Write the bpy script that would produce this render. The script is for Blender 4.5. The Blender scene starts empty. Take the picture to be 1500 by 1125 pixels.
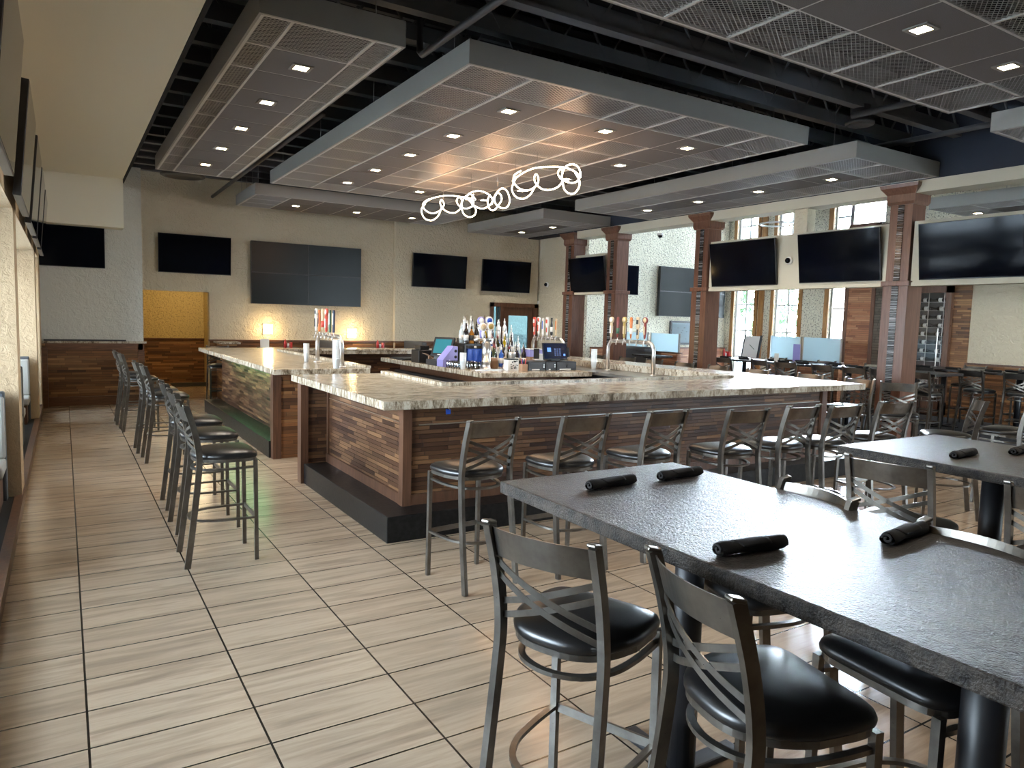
import bpy, bmesh, math, random
from mathutils import Vector, Matrix
random.seed(7)
C = bpy.context.scene.collection
PI = math.pi
ORD = ['first','second','third','fourth','fifth','sixth','seventh','eighth','ninth','tenth','eleventh','twelfth','thirteenth','fourteenth']

# ------------------------------------------------------------------ mesh builder
class MB:
    def __init__(s): s.v=[]; s.f=[]; s.sm=[]
    def add(s, vs, fs, smooth=False, M=None):
        o=len(s.v)
        for p in vs:
            p=Vector(p)
            s.v.append(tuple(M@p if M else p))
        for f in fs: s.f.append([i+o for i in f]); s.sm.append(smooth)
        return s
    def box(s, x0,x1,y0,y1,z0,z1, M=None, b=0.0):
        if b>0:
            bm=bmesh.new(); bmesh.ops.create_cube(bm,size=1)
            for v in bm.verts: v.co=Vector((x0+(v.co.x+.5)*(x1-x0), y0+(v.co.y+.5)*(y1-y0), z0+(v.co.z+.5)*(z1-z0)))
            bmesh.ops.bevel(bm,geom=bm.edges[:],offset=b,segments=2,affect='EDGES',profile=.5)
            bm.verts.index_update()
            s.add([v.co for v in bm.verts],[[v.index for v in f.verts] for f in bm.faces],False,M); bm.free(); return s
        vs=[(x0,y0,z0),(x1,y0,z0),(x1,y1,z0),(x0,y1,z0),(x0,y0,z1),(x1,y0,z1),(x1,y1,z1),(x0,y1,z1)]
        return s.add(vs,[(0,3,2,1),(4,5,6,7),(0,1,5,4),(1,2,6,5),(2,3,7,6),(3,0,4,7)],False,M)
    def sweep(s, path, prof, ups=None, closed=False, caps=True, smooth=True, M=None, scale=None):
        """prof: list of (a,b) offsets in (side, up) frame"""
        n=len(path); P=[Vector(p) for p in path]; m=len(prof); vs=[]
        last=None
        for i in range(n):
            if closed: t=(P[(i+1)%n]-P[i-1])
            else: t=(P[min(i+1,n-1)]-P[max(i-1,0)])
            t.normalize()
            if ups: u=Vector(ups if not isinstance(ups,list) else ups[i])
            else:
                u=Vector((0,0,1)) if abs(t.z)<.95 else Vector((0,1,0))
                if last is not None: u=last
            sd=t.cross(u)
            if sd.length<1e-5: sd=t.cross(Vector((1,0,0)))
            sd.normalize(); u2=sd.cross(t).normalized()
            if not ups: last=u2
            k=scale[i] if scale else 1
            for a,b in prof: vs.append(P[i]+sd*a*k+u2*b*k)
        fs=[]
        for i in range(n if closed else n-1):
            j=(i+1)%n
            for q in range(m):
                r=(q+1)%m
                fs.append((i*m+q,i*m+r,j*m+r,j*m+q))
        if caps and not closed:
            fs.append(tuple(range(m))[::-1]); fs.append(tuple((n-1)*m+q for q in range(m)))
        return s.add(vs,fs,smooth,M)
    def tube(s, path, r, seg=8, closed=False, M=None, scale=None):
        return s.sweep(path,[(r*math.cos(2*PI*k/seg),r*math.sin(2*PI*k/seg)) for k in range(seg)],None,closed,True,True,M,scale)
    def bar(s, path, w, h, ups=None, M=None, closed=False):
        return s.sweep(path,[(-w/2,-h/2),(w/2,-h/2),(w/2,h/2),(-w/2,h/2)],ups,closed,True,False,M)
    def lathe(s, prof, seg=16, M=None, smooth=True):
        vs=[];n=len(prof)
        for r,z in prof:
            for k in range(seg): vs.append((r*math.cos(2*PI*k/seg),r*math.sin(2*PI*k/seg),z))
        fs=[]
        for i in range(n-1):
            for k in range(seg):
                l=(k+1)%seg
                fs.append((i*seg+k,i*seg+l,(i+1)*seg+l,(i+1)*seg+k))
        if prof[0][0]>1e-6: fs.append(tuple(range(seg))[::-1])
        if prof[-1][0]>1e-6: fs.append(tuple((n-1)*seg+k for k in range(seg)))
        return s.add(vs,fs,smooth,M)
    def build(s, name, mat=None, parent=None, label=None, loc=None):
        me=bpy.data.meshes.new(name); me.from_pydata(s.v,[],s.f); me.validate()
        me.polygons.foreach_set('use_smooth',[bool(x) for x in s.sm][:len(me.polygons)] if len(me.polygons)==len(s.sm) else [False]*len(me.polygons))
        me.update()
        bm=bmesh.new(); bm.from_mesh(me); bmesh.ops.remove_doubles(bm,verts=bm.verts,dist=1e-6); bmesh.ops.recalc_face_normals(bm,faces=bm.faces); bm.to_mesh(me); bm.free()
        o=bpy.data.objects.new(name,me); C.objects.link(o)
        if mat: me.materials.append(mat)
        if parent: o.parent=parent
        if label: o['label']=label
        if loc: o.location=loc
        return o

def tag(o,label,cat,group=None,kind=None):
    o['label']=label; o['category']=cat
    if group: o['group']=group
    if kind: o['kind']=kind
    return o
def thing(name,label,cat,loc=(0,0,0),rz=0,group=None,kind=None):
    o=bpy.data.objects.new(name,None); C.objects.link(o); o.location=loc; o.rotation_euler=(0,0,rz); o.empty_display_size=.1
    return tag(o,label,cat,group,kind)
def kids(o): return list(KID.get(o.name,[])) or [c for c in o.children]
KID={}
def dup(root,loc=None,rz=None,label=None,group=None):
    def cp(o,p):
        c=o.copy(); C.objects.link(c)
        if p: c.parent=p
        for ch in list(o.children): cp(ch,c)
        return c
    r=cp(root,None)
    if loc is not None: r.location=loc
    if rz is not None: r.rotation_euler=(0,0,rz)
    if label: r['label']=label
    if group: r['group']=group
    return r
def struct(o,label=None):
    o['kind']='structure'
    if label: o['label']=label
    return o
def Rz(a): return Matrix.Rotation(a,4,'Z')
def T(x,y,z): return Matrix.Translation((x,y,z))

# ------------------------------------------------------------------ materials
def newmat(name):
    m=bpy.data.materials.new(name); m.use_nodes=True; nt=m.node_tree
    b=nt.nodes['Principled BSDF']
    return m,nt,b
class N:
    def __init__(s,nt): s.nt=nt
    def n(s,t,**k):
        o=s.nt.nodes.new(t)
        for a,v in k.items(): setattr(o,a,v)
        return o
    def l(s,a,b): s.nt.links.new(a,b)
    def math(s,op,a,b=None,c=None):
        o=s.n('ShaderNodeMath',operation=op)
        for i,x in enumerate((a,b,c)):
            if x is None: continue
            if isinstance(x,(int,float)): o.inputs[i].default_value=x
            else: s.l(x,o.inputs[i])
        return o.outputs[0]
    def mix(s,f,a,b,bt='MIX'):
        o=s.n('ShaderNodeMix',data_type='RGBA',blend_type=bt)
        for i,x in ((0,f),(6,a),(7,b)):
            if isinstance(x,(int,float)): o.inputs[i].default_value=x
            elif isinstance(x,tuple): o.inputs[i].default_value=(x+(1,))[:4]
            else: s.l(x,o.inputs[i])
        return o.outputs[2]
    def ramp(s,f,stops,interp='LINEAR'):
        o=s.n('ShaderNodeValToRGB'); r=o.color_ramp; r.interpolation=interp
        while len(r.elements)<len(stops): r.elements.new(.5)
        for e,(p,c) in zip(r.elements,stops): e.position=p; e.color=(c+(1,))[:4]
        s.l(f,o.inputs[0]); return o.outputs[0]
    def coord(s,which='Object'):
        return s.n('ShaderNodeTexCoord').outputs[which]
    def pos(s): return s.n('ShaderNodeNewGeometry').outputs['Position']
    def mapping(s,v,scale=(1,1,1),rot=(0,0,0),loc=(0,0,0)):
        o=s.n('ShaderNodeMapping'); o.inputs['Scale'].default_value=scale; o.inputs['Rotation'].default_value=rot; o.inputs['Location'].default_value=loc
        s.l(v,o.inputs[0]); return o.outputs[0]
    def noise(s,v,sc,det=3,rough=.5,dist=0):
        o=s.n('ShaderNodeTexNoise'); o.inputs['Scale'].default_value=sc; o.inputs['Detail'].default_value=det; o.inputs['Roughness'].default_value=rough; o.inputs['Distortion'].default_value=dist
        s.l(v,o.inputs['Vector']); return o
    def bump(s,h,strength,dist,b):
        o=s.n('ShaderNodeBump'); o.inputs['Strength'].default_value=strength; o.inputs['Distance'].default_value=dist
        s.l(h,o.inputs['Height']); s.l(o.outputs[0],b.inputs['Normal'])
def plain(name,col,rough=.5,metal=0,spec=.5,coat=0,emit=None,es=0):
    m,nt,b=newmat(name)
    b.inputs['Base Color'].default_value=col+(1,); b.inputs['Roughness'].default_value=rough; b.inputs['Metallic'].default_value=metal
    b.inputs['Specular IOR Level'].default_value=spec; b.inputs['Coat Weight'].default_value=coat
    if emit: b.inputs['Emission Color'].default_value=emit+(1,); b.inputs['Emission Strength'].default_value=es
    return m
M={}
def stucco(name,col,spk=0.0,bs=.5,col2=None):
    m,nt,b=newmat(name); g=N(nt); p=g.pos()
    n1=g.noise(p,14,4,.6,.6); n2=g.noise(p,45,3,.6)
    h=g.ramp(n1.outputs[0],[(.42,(0,0,0)),(.6,(1,1,1))])
    h2=g.math('ADD',g.math('MULTIPLY',h,.8),g.math('MULTIPLY',n2.outputs[0],.5))
    big=g.noise(p,.7,2)
    c=g.mix(g.math('MULTIPLY',big.outputs[0],.35),col,tuple(x*.86 for x in col))
    if spk>0:
        n3=g.noise(p,30,2,.6)
        f=g.ramp(n3.outputs[0],[(.39,(1,1,1)),(.44,(0,0,0))])
        c=g.mix(g.math('MULTIPLY',f,spk),c,tuple(x*.25 for x in col))
    g.l(c,b.inputs['Base Color']); b.inputs['Roughness'].default_value=.85; b.inputs['Specular IOR Level'].default_value=.2
    g.bump(h2,bs*1.6,.017,b); return m
M['stucco']=stucco('stucco_cream',(.58,.515,.385))
M['stucco_gray']=stucco('stucco_gray',(.54,.535,.48),0,.35)
M['stucco_tan']=stucco('stucco_tan',(.47,.35,.22),0,.22)
M['stucco_gold']=stucco('stucco_gold',(.60,.47,.22),.45)
M['stucco_sunlit']=stucco('stucco_sunlit_specks',(.74,.70,.56),.85)  # same knockdown stucco; grazing sun and its relief shade painted in as specks
M['paint_cream']=plain('paint_cream',(.50,.46,.36),.7,0,.2)
M['paint_soffit']=plain('paint_soffit',(.74,.725,.615),.75,0,.2)
M['dark_paint']=plain('ceiling_dark_paint',(.022,.026,.034),.8,0,.2)
M['joist_paint']=plain('joist_dark_paint',(.11,.115,.125),.6,0,.3)
M['bulkhead']=plain('bulkhead_paint',(.03,.036,.05),.8,0,.2)

def planks(name,rowh,lmin,cols,bs=.6,rough=.45,spec=.4,gap=.06):
    m,nt,b=newmat(name); g=N(nt); p=g.pos()
    sx=g.n('ShaderNodeSeparateXYZ'); g.l(p,sx.inputs[0])
    u=g.math('ADD',sx.outputs[0],sx.outputs[1]); z=sx.outputs[2]
    rr=g.math('DIVIDE',z,rowh); row=g.math('FLOOR',rr)
    w1=g.n('ShaderNodeTexWhiteNoise',noise_dimensions='1D'); g.l(row,w1.inputs['W'])
    uu=g.math('ADD',g.math('DIVIDE',u,g.math('MULTIPLY_ADD',w1.outputs[0],lmin*.5,lmin)),g.math('MULTIPLY',w1.outputs[0],17.3))
    col=g.math('FLOOR',uu)
    cv=g.n('ShaderNodeCombineXYZ'); g.l(row,cv.inputs[0]); g.l(col,cv.inputs[1])
    w2=g.n('ShaderNodeTexWhiteNoise',noise_dimensions='2D'); g.l(cv.outputs[0],w2.inputs['Vector'])
    st=[(i/(len(cols)-1),c) for i,c in enumerate(cols)]
    c=g.ramp(w2.outputs[0],st)
    gv=g.n('ShaderNodeCombineXYZ'); g.l(g.math('MULTIPLY',u,3),gv.inputs[0]); g.l(g.math('MULTIPLY',z,60),gv.inputs[1]); g.l(w2.outputs[0],gv.inputs[2])
    gr=g.noise(gv.outputs[0],1.5,4,.6,.5)
    c=g.mix(g.math('MULTIPLY',gr.outputs[0],.75),c,(.02,.008,.004),'MIX')
    fz=g.math('FRACT',rr); fu=g.math('FRACT',uu)
    e=g.math('MINIMUM',g.math('MINIMUM',fz,g.math('SUBTRACT',1.0,fz)),g.math('MULTIPLY',g.math('MINIMUM',fu,g.math('SUBTRACT',1.0,fu)),lmin/rowh))
    eg=g.math('MINIMUM',g.math('DIVIDE',e,gap),1.0)
    c=g.mix(eg,(.008,.004,.003),c)
    g.l(c,b.inputs['Base Color']); b.inputs['Roughness'].default_value=rough; b.inputs['Specular IOR Level'].default_value=spec
    h=g.math('ADD',g.math('MULTIPLY',w2.outputs[0],1.0),g.math('MULTIPLY',eg,.6))
    g.bump(h,bs,.012,b); return m
M['plank_bar']=planks('bar_plank_mosaic',.035,.24,[(.028,.012,.007),(.09,.039,.020),(.16,.077,.037),(.05,.022,.013),(.29,.15,.068),(.075,.034,.02)],.9,.4,.4)
M['plank_wall']=planks('wainscot_plank_mosaic',.042,.34,[(.11,.044,.016),(.34,.15,.055),(.19,.08,.03),(.50,.26,.105),(.085,.035,.015),(.27,.12,.045)],.4)
M['plank_red']=planks('red_plank_mosaic',.045,.40,[(.36,.14,.07),(.62,.28,.14),(.50,.20,.10),(.74,.38,.20),(.30,.11,.06)],.35)  # palette brightened to carry the sun bounce on the entry panel

def wood(name,c1,c2,axis='z',rough=.4,sc=1.0):
    m,nt,b=newmat(name); g=N(nt); p=g.pos()
    s={'z':(14,14,1.2),'x':(1.2,14,14),'y':(14,1.2,14)}[axis]
    v=g.mapping(p,tuple(x*sc for x in s)); n=g.noise(v,2.2,5,.6,.8)
    g.l(g.ramp(n.outputs[0],[(.3,c1),(.7,c2)]),b.inputs['Base Color']); b.inputs['Roughness'].default_value=rough
    g.bump(n.outputs[0],.15,.004,b); return m
M['trim_wood']=wood('dark_trim_wood',(.055,.024,.013),(.13,.06,.032))
M['trim_wood_x']=wood('dark_trim_wood_long',(.07,.028,.014),(.17,.075,.035),'x')
M['col_wood']=wood('cherry_column_wood',(.085,.036,.022),(.165,.078,.050),'z',.3)
M['orange_trim']=wood('window_casing_wood',(.24,.11,.035),(.42,.21,.07))

def granite():
    m,nt,b=newmat('fantasy_granite'); g=N(nt); p=g.pos()
    v0=g.mapping(p,(1,1,.22),(0,0,.55))
    w=g.noise(v0,1.3,4,.55,.6)
    v=g.mapping(p,(4.5,17.0,2.6),(0,0,.30))
    add=g.n('ShaderNodeVectorMath',operation='ADD'); g.l(v,add.inputs[0])
    sc=g.n('ShaderNodeVectorMath',operation='SCALE'); sc.inputs['Scale'].default_value=2.2; g.l(w.outputs['Color'],sc.inputs[0]); g.l(sc.outputs[0],add.inputs[1])
    n=g.noise(add.outputs[0],1.7,7,.66,.4)
    fine=g.noise(g.mapping(p,(1,1,.35)),80,4,.75)
    f=g.math('ADD',g.math('MULTIPLY',n.outputs[0],.64),g.math('MULTIPLY',fine.outputs[0],.36))
    c=g.ramp(f,[(.35,(.04,.028,.017)),(.43,(.16,.122,.08)),(.50,(.34,.28,.205)),(.56,(.52,.465,.375)),(.66,(.30,.24,.17))])
    g.l(c,b.inputs['Base Color']); b.inputs['Roughness'].default_value=.19; b.inputs['Specular IOR Level'].default_value=.42
    g.bump(fine.outputs[0],.08,.003,b); return m
M['granite']=granite()
def darkstone(name,c1,c2,rough,bs,sc=18,spec=.5):
    m,nt,b=newmat(name); g=N(nt); p=g.pos()
    n=g.noise(p,sc,6,.65); n2=g.noise(p,sc*6.5,3,.6)
    c=g.ramp(n.outputs[0],[(.38,c1),(.62,c2)]); g.l(c,b.inputs['Base Color'])
    b.inputs['Specular IOR Level'].default_value=spec
    g.l(g.math('MULTIPLY_ADD',n.outputs[0],.25,rough-.12),b.inputs['Roughness'])
    if bs: g.bump(g.math('ADD',n2.outputs[0],g.math('MULTIPLY',n.outputs[0],.7)),bs,.008,b)
    return m
M['table_stone']=darkstone('leathered_table_stone',(.006,.005,.0045),(.044,.035,.028),.33,.9,22,.38)
M['table_dark']=darkstone('dark_table_laminate',(.010,.010,.011),(.03,.027,.026),.3,.1,20)
M['step_stone']=darkstone('black_granite_step',(.003,.003,.003),(.011,.011,.011),.34,.05,30,.3)

def tile():
    m,nt,b=newmat('wood_look_floor_tile'); g=N(nt); p=g.pos()
    v=g.mapping(p,(1,1,1),(0,0,0),(-.0452,-(4.3323-.306*20),0))
    sx=g.n('ShaderNodeSeparateXYZ'); g.l(v,sx.inputs[0])
    tx=g.math('DIVIDE',sx.outputs[0],.6183); ty=g.math('DIVIDE',sx.outputs[1],.306)
    ix=g.math('FLOOR',tx); iy=g.math('FLOOR',ty); fx=g.math('FRACT',tx); fy=g.math('FRACT',ty)
    cv=g.n('ShaderNodeCombineXYZ'); g.l(ix,cv.inputs[0]); g.l(iy,cv.inputs[1])
    wn=g.n('ShaderNodeTexWhiteNoise',noise_dimensions='2D'); g.l(cv.outputs[0],wn.inputs['Vector'])
    gv=g.n('ShaderNodeCombineXYZ'); g.l(g.math('MULTIPLY',sx.outputs[0],.9),gv.inputs[0]); g.l(g.math('MULTIPLY',sx.outputs[1],9),gv.inputs[1]); g.l(g.math('MULTIPLY',wn.outputs[0],40),gv.inputs[2])
    n=g.noise(gv.outputs[0],1.5,5,.55,.7); n2=g.noise(gv.outputs[0],5,3,.55)
    f=g.math('ADD',g.math('MULTIPLY',n.outputs[0],.75),g.math('MULTIPLY',n2.outputs[0],.25))
    c=g.ramp(f,[(.30,(.195,.136,.092)),(.44,(.285,.205,.140)),(.58,(.385,.287,.20)),(.72,(.31,.226,.155))])
    c=g.mix(g.math('MULTIPLY_ADD',wn.outputs[0],.40,.0),c,(.27,.195,.132))
    ex=g.math('MULTIPLY',g.math('MINIMUM',fx,g.math('SUBTRACT',1.0,fx)),.6183); ey=g.math('MULTIPLY',g.math('MINIMUM',fy,g.math('SUBTRACT',1.0,fy)),.306)
    e=g.math('MINIMUM',ex,ey); gr=g.math('LESS_THAN',e,.0045)
    c=g.mix(gr,c,(.006,.005,.004)); g.l(c,b.inputs['Base Color'])
    g.l(g.math('MULTIPLY_ADD',n2.outputs[0],.14,.14),b.inputs['Roughness']); b.inputs['Specular IOR Level'].default_value=.5
    g.bump(g.math('SUBTRACT',g.math('MULTIPLY',f,.25),g.math('MULTIPLY',gr,.8)),.12,.004,b); return m
M['tile']=tile()
def carpet():
    m,nt,b=newmat('dark_carpet'); g=N(nt); p=g.pos(); n=g.noise(p,160,2); n2=g.noise(p,3,3)
    g.l(g.ramp(n.outputs[0],[(.3,(.014,.015,.018)),(.7,(.045,.046,.052))]),b.inputs['Base Color']); b.inputs['Roughness'].default_value=.95
    g.bump(n.outputs[0],.5,.005,b); return m
M['carpet']=carpet()
def brushed():
    m,nt,b=newmat('gunmetal_clearcoat'); g=N(nt); p=g.coord()
    n=g.noise(g.mapping(p,(1,1,1)),9,4,.6); n2=g.noise(p,120,2)
    g.l(g.ramp(n.outputs[0],[(.3,(.115,.105,.092)),(.7,(.21,.195,.172))]),b.inputs['Base Color'])
    b.inputs['Metallic'].default_value=.9; g.l(g.math('MULTIPLY_ADD',n2.outputs[0],.10,.25),b.inputs['Roughness']); return m
M['gun']=brushed()
def vinyl():
    m,nt,b=newmat('black_vinyl'); g=N(nt); p=g.coord(); n=g.noise(p,6,3,.5); n2=g.noise(p,260,2)
    b.inputs['Base Color'].default_value=(.007,.0065,.0065,1); g.l(g.math('MULTIPLY_ADD',n.outputs[0],.06,.29),b.inputs['Roughness']); b.inputs['Specular IOR Level'].default_value=.55
    g.bump(g.math('ADD',g.math('MULTIPLY',n.outputs[0],.8),g.math('MULTIPLY',n2.outputs[0],.05)),.22,.006,b); return m
M['vinyl']=vinyl()
M['vinyl_gray']=plain('slate_vinyl',(.055,.06,.068),.45)
M['vinyl_pale']=plain('pale_gray_vinyl',(.33,.32,.29),.6)
M['tv_glass']=plain('tv_screen_glass',(.002,.003,.006),.08,0,.09)
M['tv_soft']=plain('video_wall_matte',(.006,.009,.008),.28,0,.14)
M['tv_case']=plain('tv_black_plastic',(.012,.012,.013),.4)
M['black_metal']=plain('black_powder_coat',(.010,.010,.012),.42)
M['bracket']=plain('dark_bracket_steel',(.03,.03,.03),.5,.6)
M['chrome']=plain('brushed_stainless',(.60,.585,.56),.33,1)
M['steel']=plain('stainless_ledge',(.50,.49,.47),.28,1)
M['white_plastic']=plain('white_plastic',(.72,.72,.70),.4)
M['black_plastic']=plain('black_plastic',(.006,.006,.007),.42)
M['gray_plastic']=plain('gray_plastic',(.03,.03,.033),.5)
M['red_plastic']=plain('red_plastic',(.50,.03,.025),.35)
M['paper']=plain('printed_paper',(.72,.68,.60),.7)
M['fascia']=plain('cloud_fascia_paint',(.22,.21,.19),.55,0,.3)
M['fascia_pale']=plain('cloud_fascia_pale_paint',(.28,.27,.25),.55,0,.3)
M['grid']=plain('cloud_grid_paint',(.42,.40,.37),.5,0,.4)
M['mesh']=plain('expanded_mesh_metal',(.29,.275,.26),.42,.35)
M['mesh_back']=plain('dark_plenum',(.01,.01,.011),.9)
def acoustic():
    m,nt,b=newmat('charcoal_acoustic_tile'); g=N(nt); p=g.pos(); n=g.noise(p,220,2)
    g.l(g.ramp(n.outputs[0],[(.35,(.08,.074,.072)),(.65,(.14,.13,.127))]),b.inputs['Base Color']); b.inputs['Roughness'].default_value=.85; return m
M['acoustic']=acoustic()
M['lamp']=plain('downlight_glow',(1,.9,.7),.5,0,.2,0,(1,.82,.55),26)
M['neon']=plain('led_ring_glow',(1,.95,.85),.5,0,.2,0,(1,.86,.62),8)
M['sconce_glow']=plain('sconce_glass_glow',(1,.9,.7),.5,0,.2,0,(1,.76,.38),14)
M['napkin']=plain('black_cotton_napkin',(.011,.0095,.009),.85,0,.25)
M['rubber']=plain('black_rubber_mat',(.01,.01,.01),.8)
M['pipe']=plain('dark_pipe_paint',(.035,.036,.038),.5)
M['wire']=plain('galvanised_wire',(.25,.25,.25),.4,.8)
M['brown_box']=plain('brown_cardboard',(.30,.18,.11),.8)
M['teal_screen']=plain('terminal_screen_teal',(.02,.10,.12),.15,0,.5,0,(.03,.16,.19),.5)
M['blue_screen']=plain('terminal_screen_blue',(.004,.006,.016),.12,0,.5,0,(.008,.014,.035),.35)
M['blue_icon']=plain('screen_blue_icon',(.08,.2,.6),.3,0,.5,0,(.10,.25,.85),.7)
M['dim_icon']=plain('screen_dim_icon',(.03,.05,.12),.3,0,.5,0,(.05,.08,.2),.35)
M['lilac']=plain('lilac_colour_and_light',(.25,.23,.50),.4)  # lilac colour; on the terminal housing it paints in the purple light
M['blue_card']=plain('blue_carton',(.015,.07,.40),.4)
M['green_led']=plain('green_led_strip',(.1,.6,.2),.4,0,.3,0,(.10,1,.35),4)
def frosted():
    m,nt,b=newmat('frosted_divider_glass'); g=N(nt); b.inputs['Base Color'].default_value=(.48,.58,.62,1); b.inputs['Roughness'].default_value=.3
    t=g.n('ShaderNodeBsdfTranslucent'); t.inputs[0].default_value=(.72,.84,.87,1); mx=g.n('ShaderNodeMixShader'); mx.inputs[0].default_value=.6
    o=[x for x in nt.nodes if x.type=='OUTPUT_MATERIAL'][0]; g.l(b.outputs[0],mx.inputs[1]); g.l(t.outputs[0],mx.inputs[2]); g.l(mx.outputs[0],o.inputs[0]); return m
M['frost']=frosted()
M['ground_m']=plain('pale_paving',(.55,.53,.50),.9)
M['leaf']=plain('tree_leaf_green',(.06,.14,.05),.8)
M['bark']=plain('tree_bark',(.10,.07,.05),.9)
def glassmat(name,tint=(1,1,1),refl=.12):
    m=bpy.data.materials.new(name); m.use_nodes=True; nt=m.node_tree; nt.nodes.clear(); g=N(nt)
    o=g.n('ShaderNodeOutputMaterial'); t=g.n('ShaderNodeBsdfTransparent'); t.inputs[0].default_value=tint+(1,)
    gl=g.n('ShaderNodeBsdfGlossy'); gl.inputs['Roughness'].default_value=.04
    lw=g.n('ShaderNodeLayerWeight'); lw.inputs[0].default_value=.35
    mx=g.n('ShaderNodeMixShader'); g.l(g.math('MULTIPLY_ADD',lw.outputs['Fresnel'],.8,refl*.3),mx.inputs[0]); g.l(t.outputs[0],mx.inputs[1]); g.l(gl.outputs[0],mx.inputs[2]); g.l(mx.outputs[0],o.inputs[0]); return m
M['glass']=glassmat('window_glass')
M['door_tint']=glassmat('sky_dimming_door_glass',(.098,.128,.130),.3)  # added tint dims the sky behind so the panes read pale teal
M['glass_clear']=glassmat('clear_bar_glass',(.86,.9,.92),.6)
def bottleglass(name,col,r=.1):
    m,nt,b=newmat(name); b.inputs['Base Color'].default_value=col+(1,); b.inputs['Roughness'].default_value=r; b.inputs['Specular IOR Level'].default_value=.8; b.inputs['Coat Weight'].default_value=.5; return m
M['b_clear']=bottleglass('pale_bottle_glass',(.50,.58,.60)); M['b_green']=bottleglass('olive_bottle_glass',(.035,.04,.012)); M['b_amber']=bottleglass('amber_bottle',(.28,.11,.015))
M['b_blue']=bottleglass('blue_bottle',(.03,.10,.42)); M['b_dark']=bottleglass('black_bottle',(.012,.009,.009)); M['b_yellow']=bottleglass('yellow_bottle',(.42,.33,.02)); M['b_ice']=bottleglass('icy_bottle',(.62,.68,.72))
M['label_w']=plain('bottle_label_white',(.66,.64,.60),.6); M['label_k']=plain('bottle_label_black',(.03,.03,.03),.6); M['cap_r']=plain('bottle_cap_maroon',(.20,.03,.03),.4)
M['cup']=plain('clear_plastic_cup',(.62,.64,.64),.25,0,.5); 
M['tap_white']=plain('tap_handle_white',(.70,.67,.62),.4); M['tap_red']=plain('tap_handle_red',(.52,.06,.035),.4); M['tap_tan']=plain('tap_handle_tan',(.55,.42,.26),.5); M['tap_gold']=plain('tap_handle_gold',(.36,.25,.07),.4)
M['tap_orange']=plain('tap_handle_orange',(.55,.15,.03),.4); M['tap_navy']=plain('tap_handle_navy',(.02,.025,.06),.4); M['tap_maroon']=plain('tap_handle_maroon',(.19,.035,.03),.4); M['tap_green']=plain('tap_handle_green',(.03,.09,.05),.4); M['tap_black']=plain('tap_handle_black',(.015,.015,.015),.4); M['tap_blue']=plain('tap_handle_blue',(.05,.12,.42),.4)
M['mos_a']=plain('mosaic_black_glass',(.010,.010,.012),.12); M['mos_b']=plain('mosaic_silver_glass',(.34,.35,.36),.2,.3); 
def mosaic():
    m,nt,b=newmat('stacked_glass_mosaic'); g=N(nt); p=g.pos(); sx=g.n('ShaderNodeSeparateXYZ'); g.l(p,sx.inputs[0])
    q=g.math('DIVIDE',sx.outputs[2],.024); r=g.math('FLOOR',q); w=g.n('ShaderNodeTexWhiteNoise',noise_dimensions='1D'); g.l(r,w.inputs['W'])
    c=g.ramp(w.outputs[0],[(0,(.006,.006,.008)),(.45,(.014,.014,.016)),(.80,(.07,.07,.075))],'CONSTANT')
    fz=g.math('FRACT',q); ln=g.math('LESS_THAN',fz,g.math('MULTIPLY_ADD',w.outputs[0],.30,.10))
    c=g.mix(ln,c,g.ramp(w.outputs[0],[(0,(.10,.10,.11)),(.5,(.26,.27,.28)),(1,(.40,.41,.42))]))
    g.l(c,b.inputs['Base Color']); b.inputs['Roughness'].default_value=.2
    g.bump(ln,.3,.004,b); return m
M['mosaic']=mosaic()
M['stone']=planks('stacked_stone',.06,.2,[(.14,.12,.09),(.22,.19,.15),(.18,.155,.12)],.8,.8,.2)

# ------------------------------------------------------------------ camera
CZ=1.7053; F_PX=1054.4
yaw,pitch,roll=.5577,.0884,.0270
cy,sy,cp,sp=math.cos(yaw),math.sin(yaw),math.cos(pitch),math.sin(pitch)
fw=Vector((sy*cp,cy*cp,-sp)); rt=Vector((cy,-sy,0)); up=rt.cross(fw)
r2=rt*math.cos(roll)+up*math.sin(roll); u2=-rt*math.sin(roll)+up*math.cos(roll)
cam=bpy.data.cameras.new('camera'); co=bpy.data.objects.new('camera',cam); C.objects.link(co)
cam.sensor_fit='HORIZONTAL'; cam.sensor_width=36; cam.lens=F_PX/1500*36; cam.clip_start=.05; cam.clip_end=200
mw=Matrix((( r2.x,u2.x,-fw.x,0),(r2.y,u2.y,-fw.y,0),(r2.z,u2.z,-fw.z,CZ),(0,0,0,1)))
co.matrix_world=mw; bpy.context.scene.camera=co

# ------------------------------------------------------------------ setting
ZD=4.75; ZH=6.8; ZJ=4.24; XR=15.0; XL=-.33; XO=-1.75; YB=15.6; YS=13.4
struct(MB().box(-2.2,10.0,-4.2,19.2,-.12,0).build('floor',M['tile']))
struct(MB().box(10.0,XR+.2,-4.2,YS+.2,-.12,.004).build('floor_carpet',M['carpet']))
struct(MB().box(-2.2,10.32,-4.4,19.2,ZD,ZD+.15).build('ceiling',M['dark_paint']))
struct(MB().box(10.02,XR+.2,-4.4,YB,ZH,ZH+.15).build('ceiling_dining',M['dark_paint']))
# raised booth platform along the windows
struct(MB().box(XO,XL-.02,-4.0,14.8,0,.125).build('floor_platform',M['rubber']))
struct(MB().box(XL-.02,XL+.005,-4.0,13.9,0,.13).box(XL-.05,XL+.012,-4.0,13.9,.118,.135).build('trim_1',M['trim_wood']),'wooden riser edging the booth platform')
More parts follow.
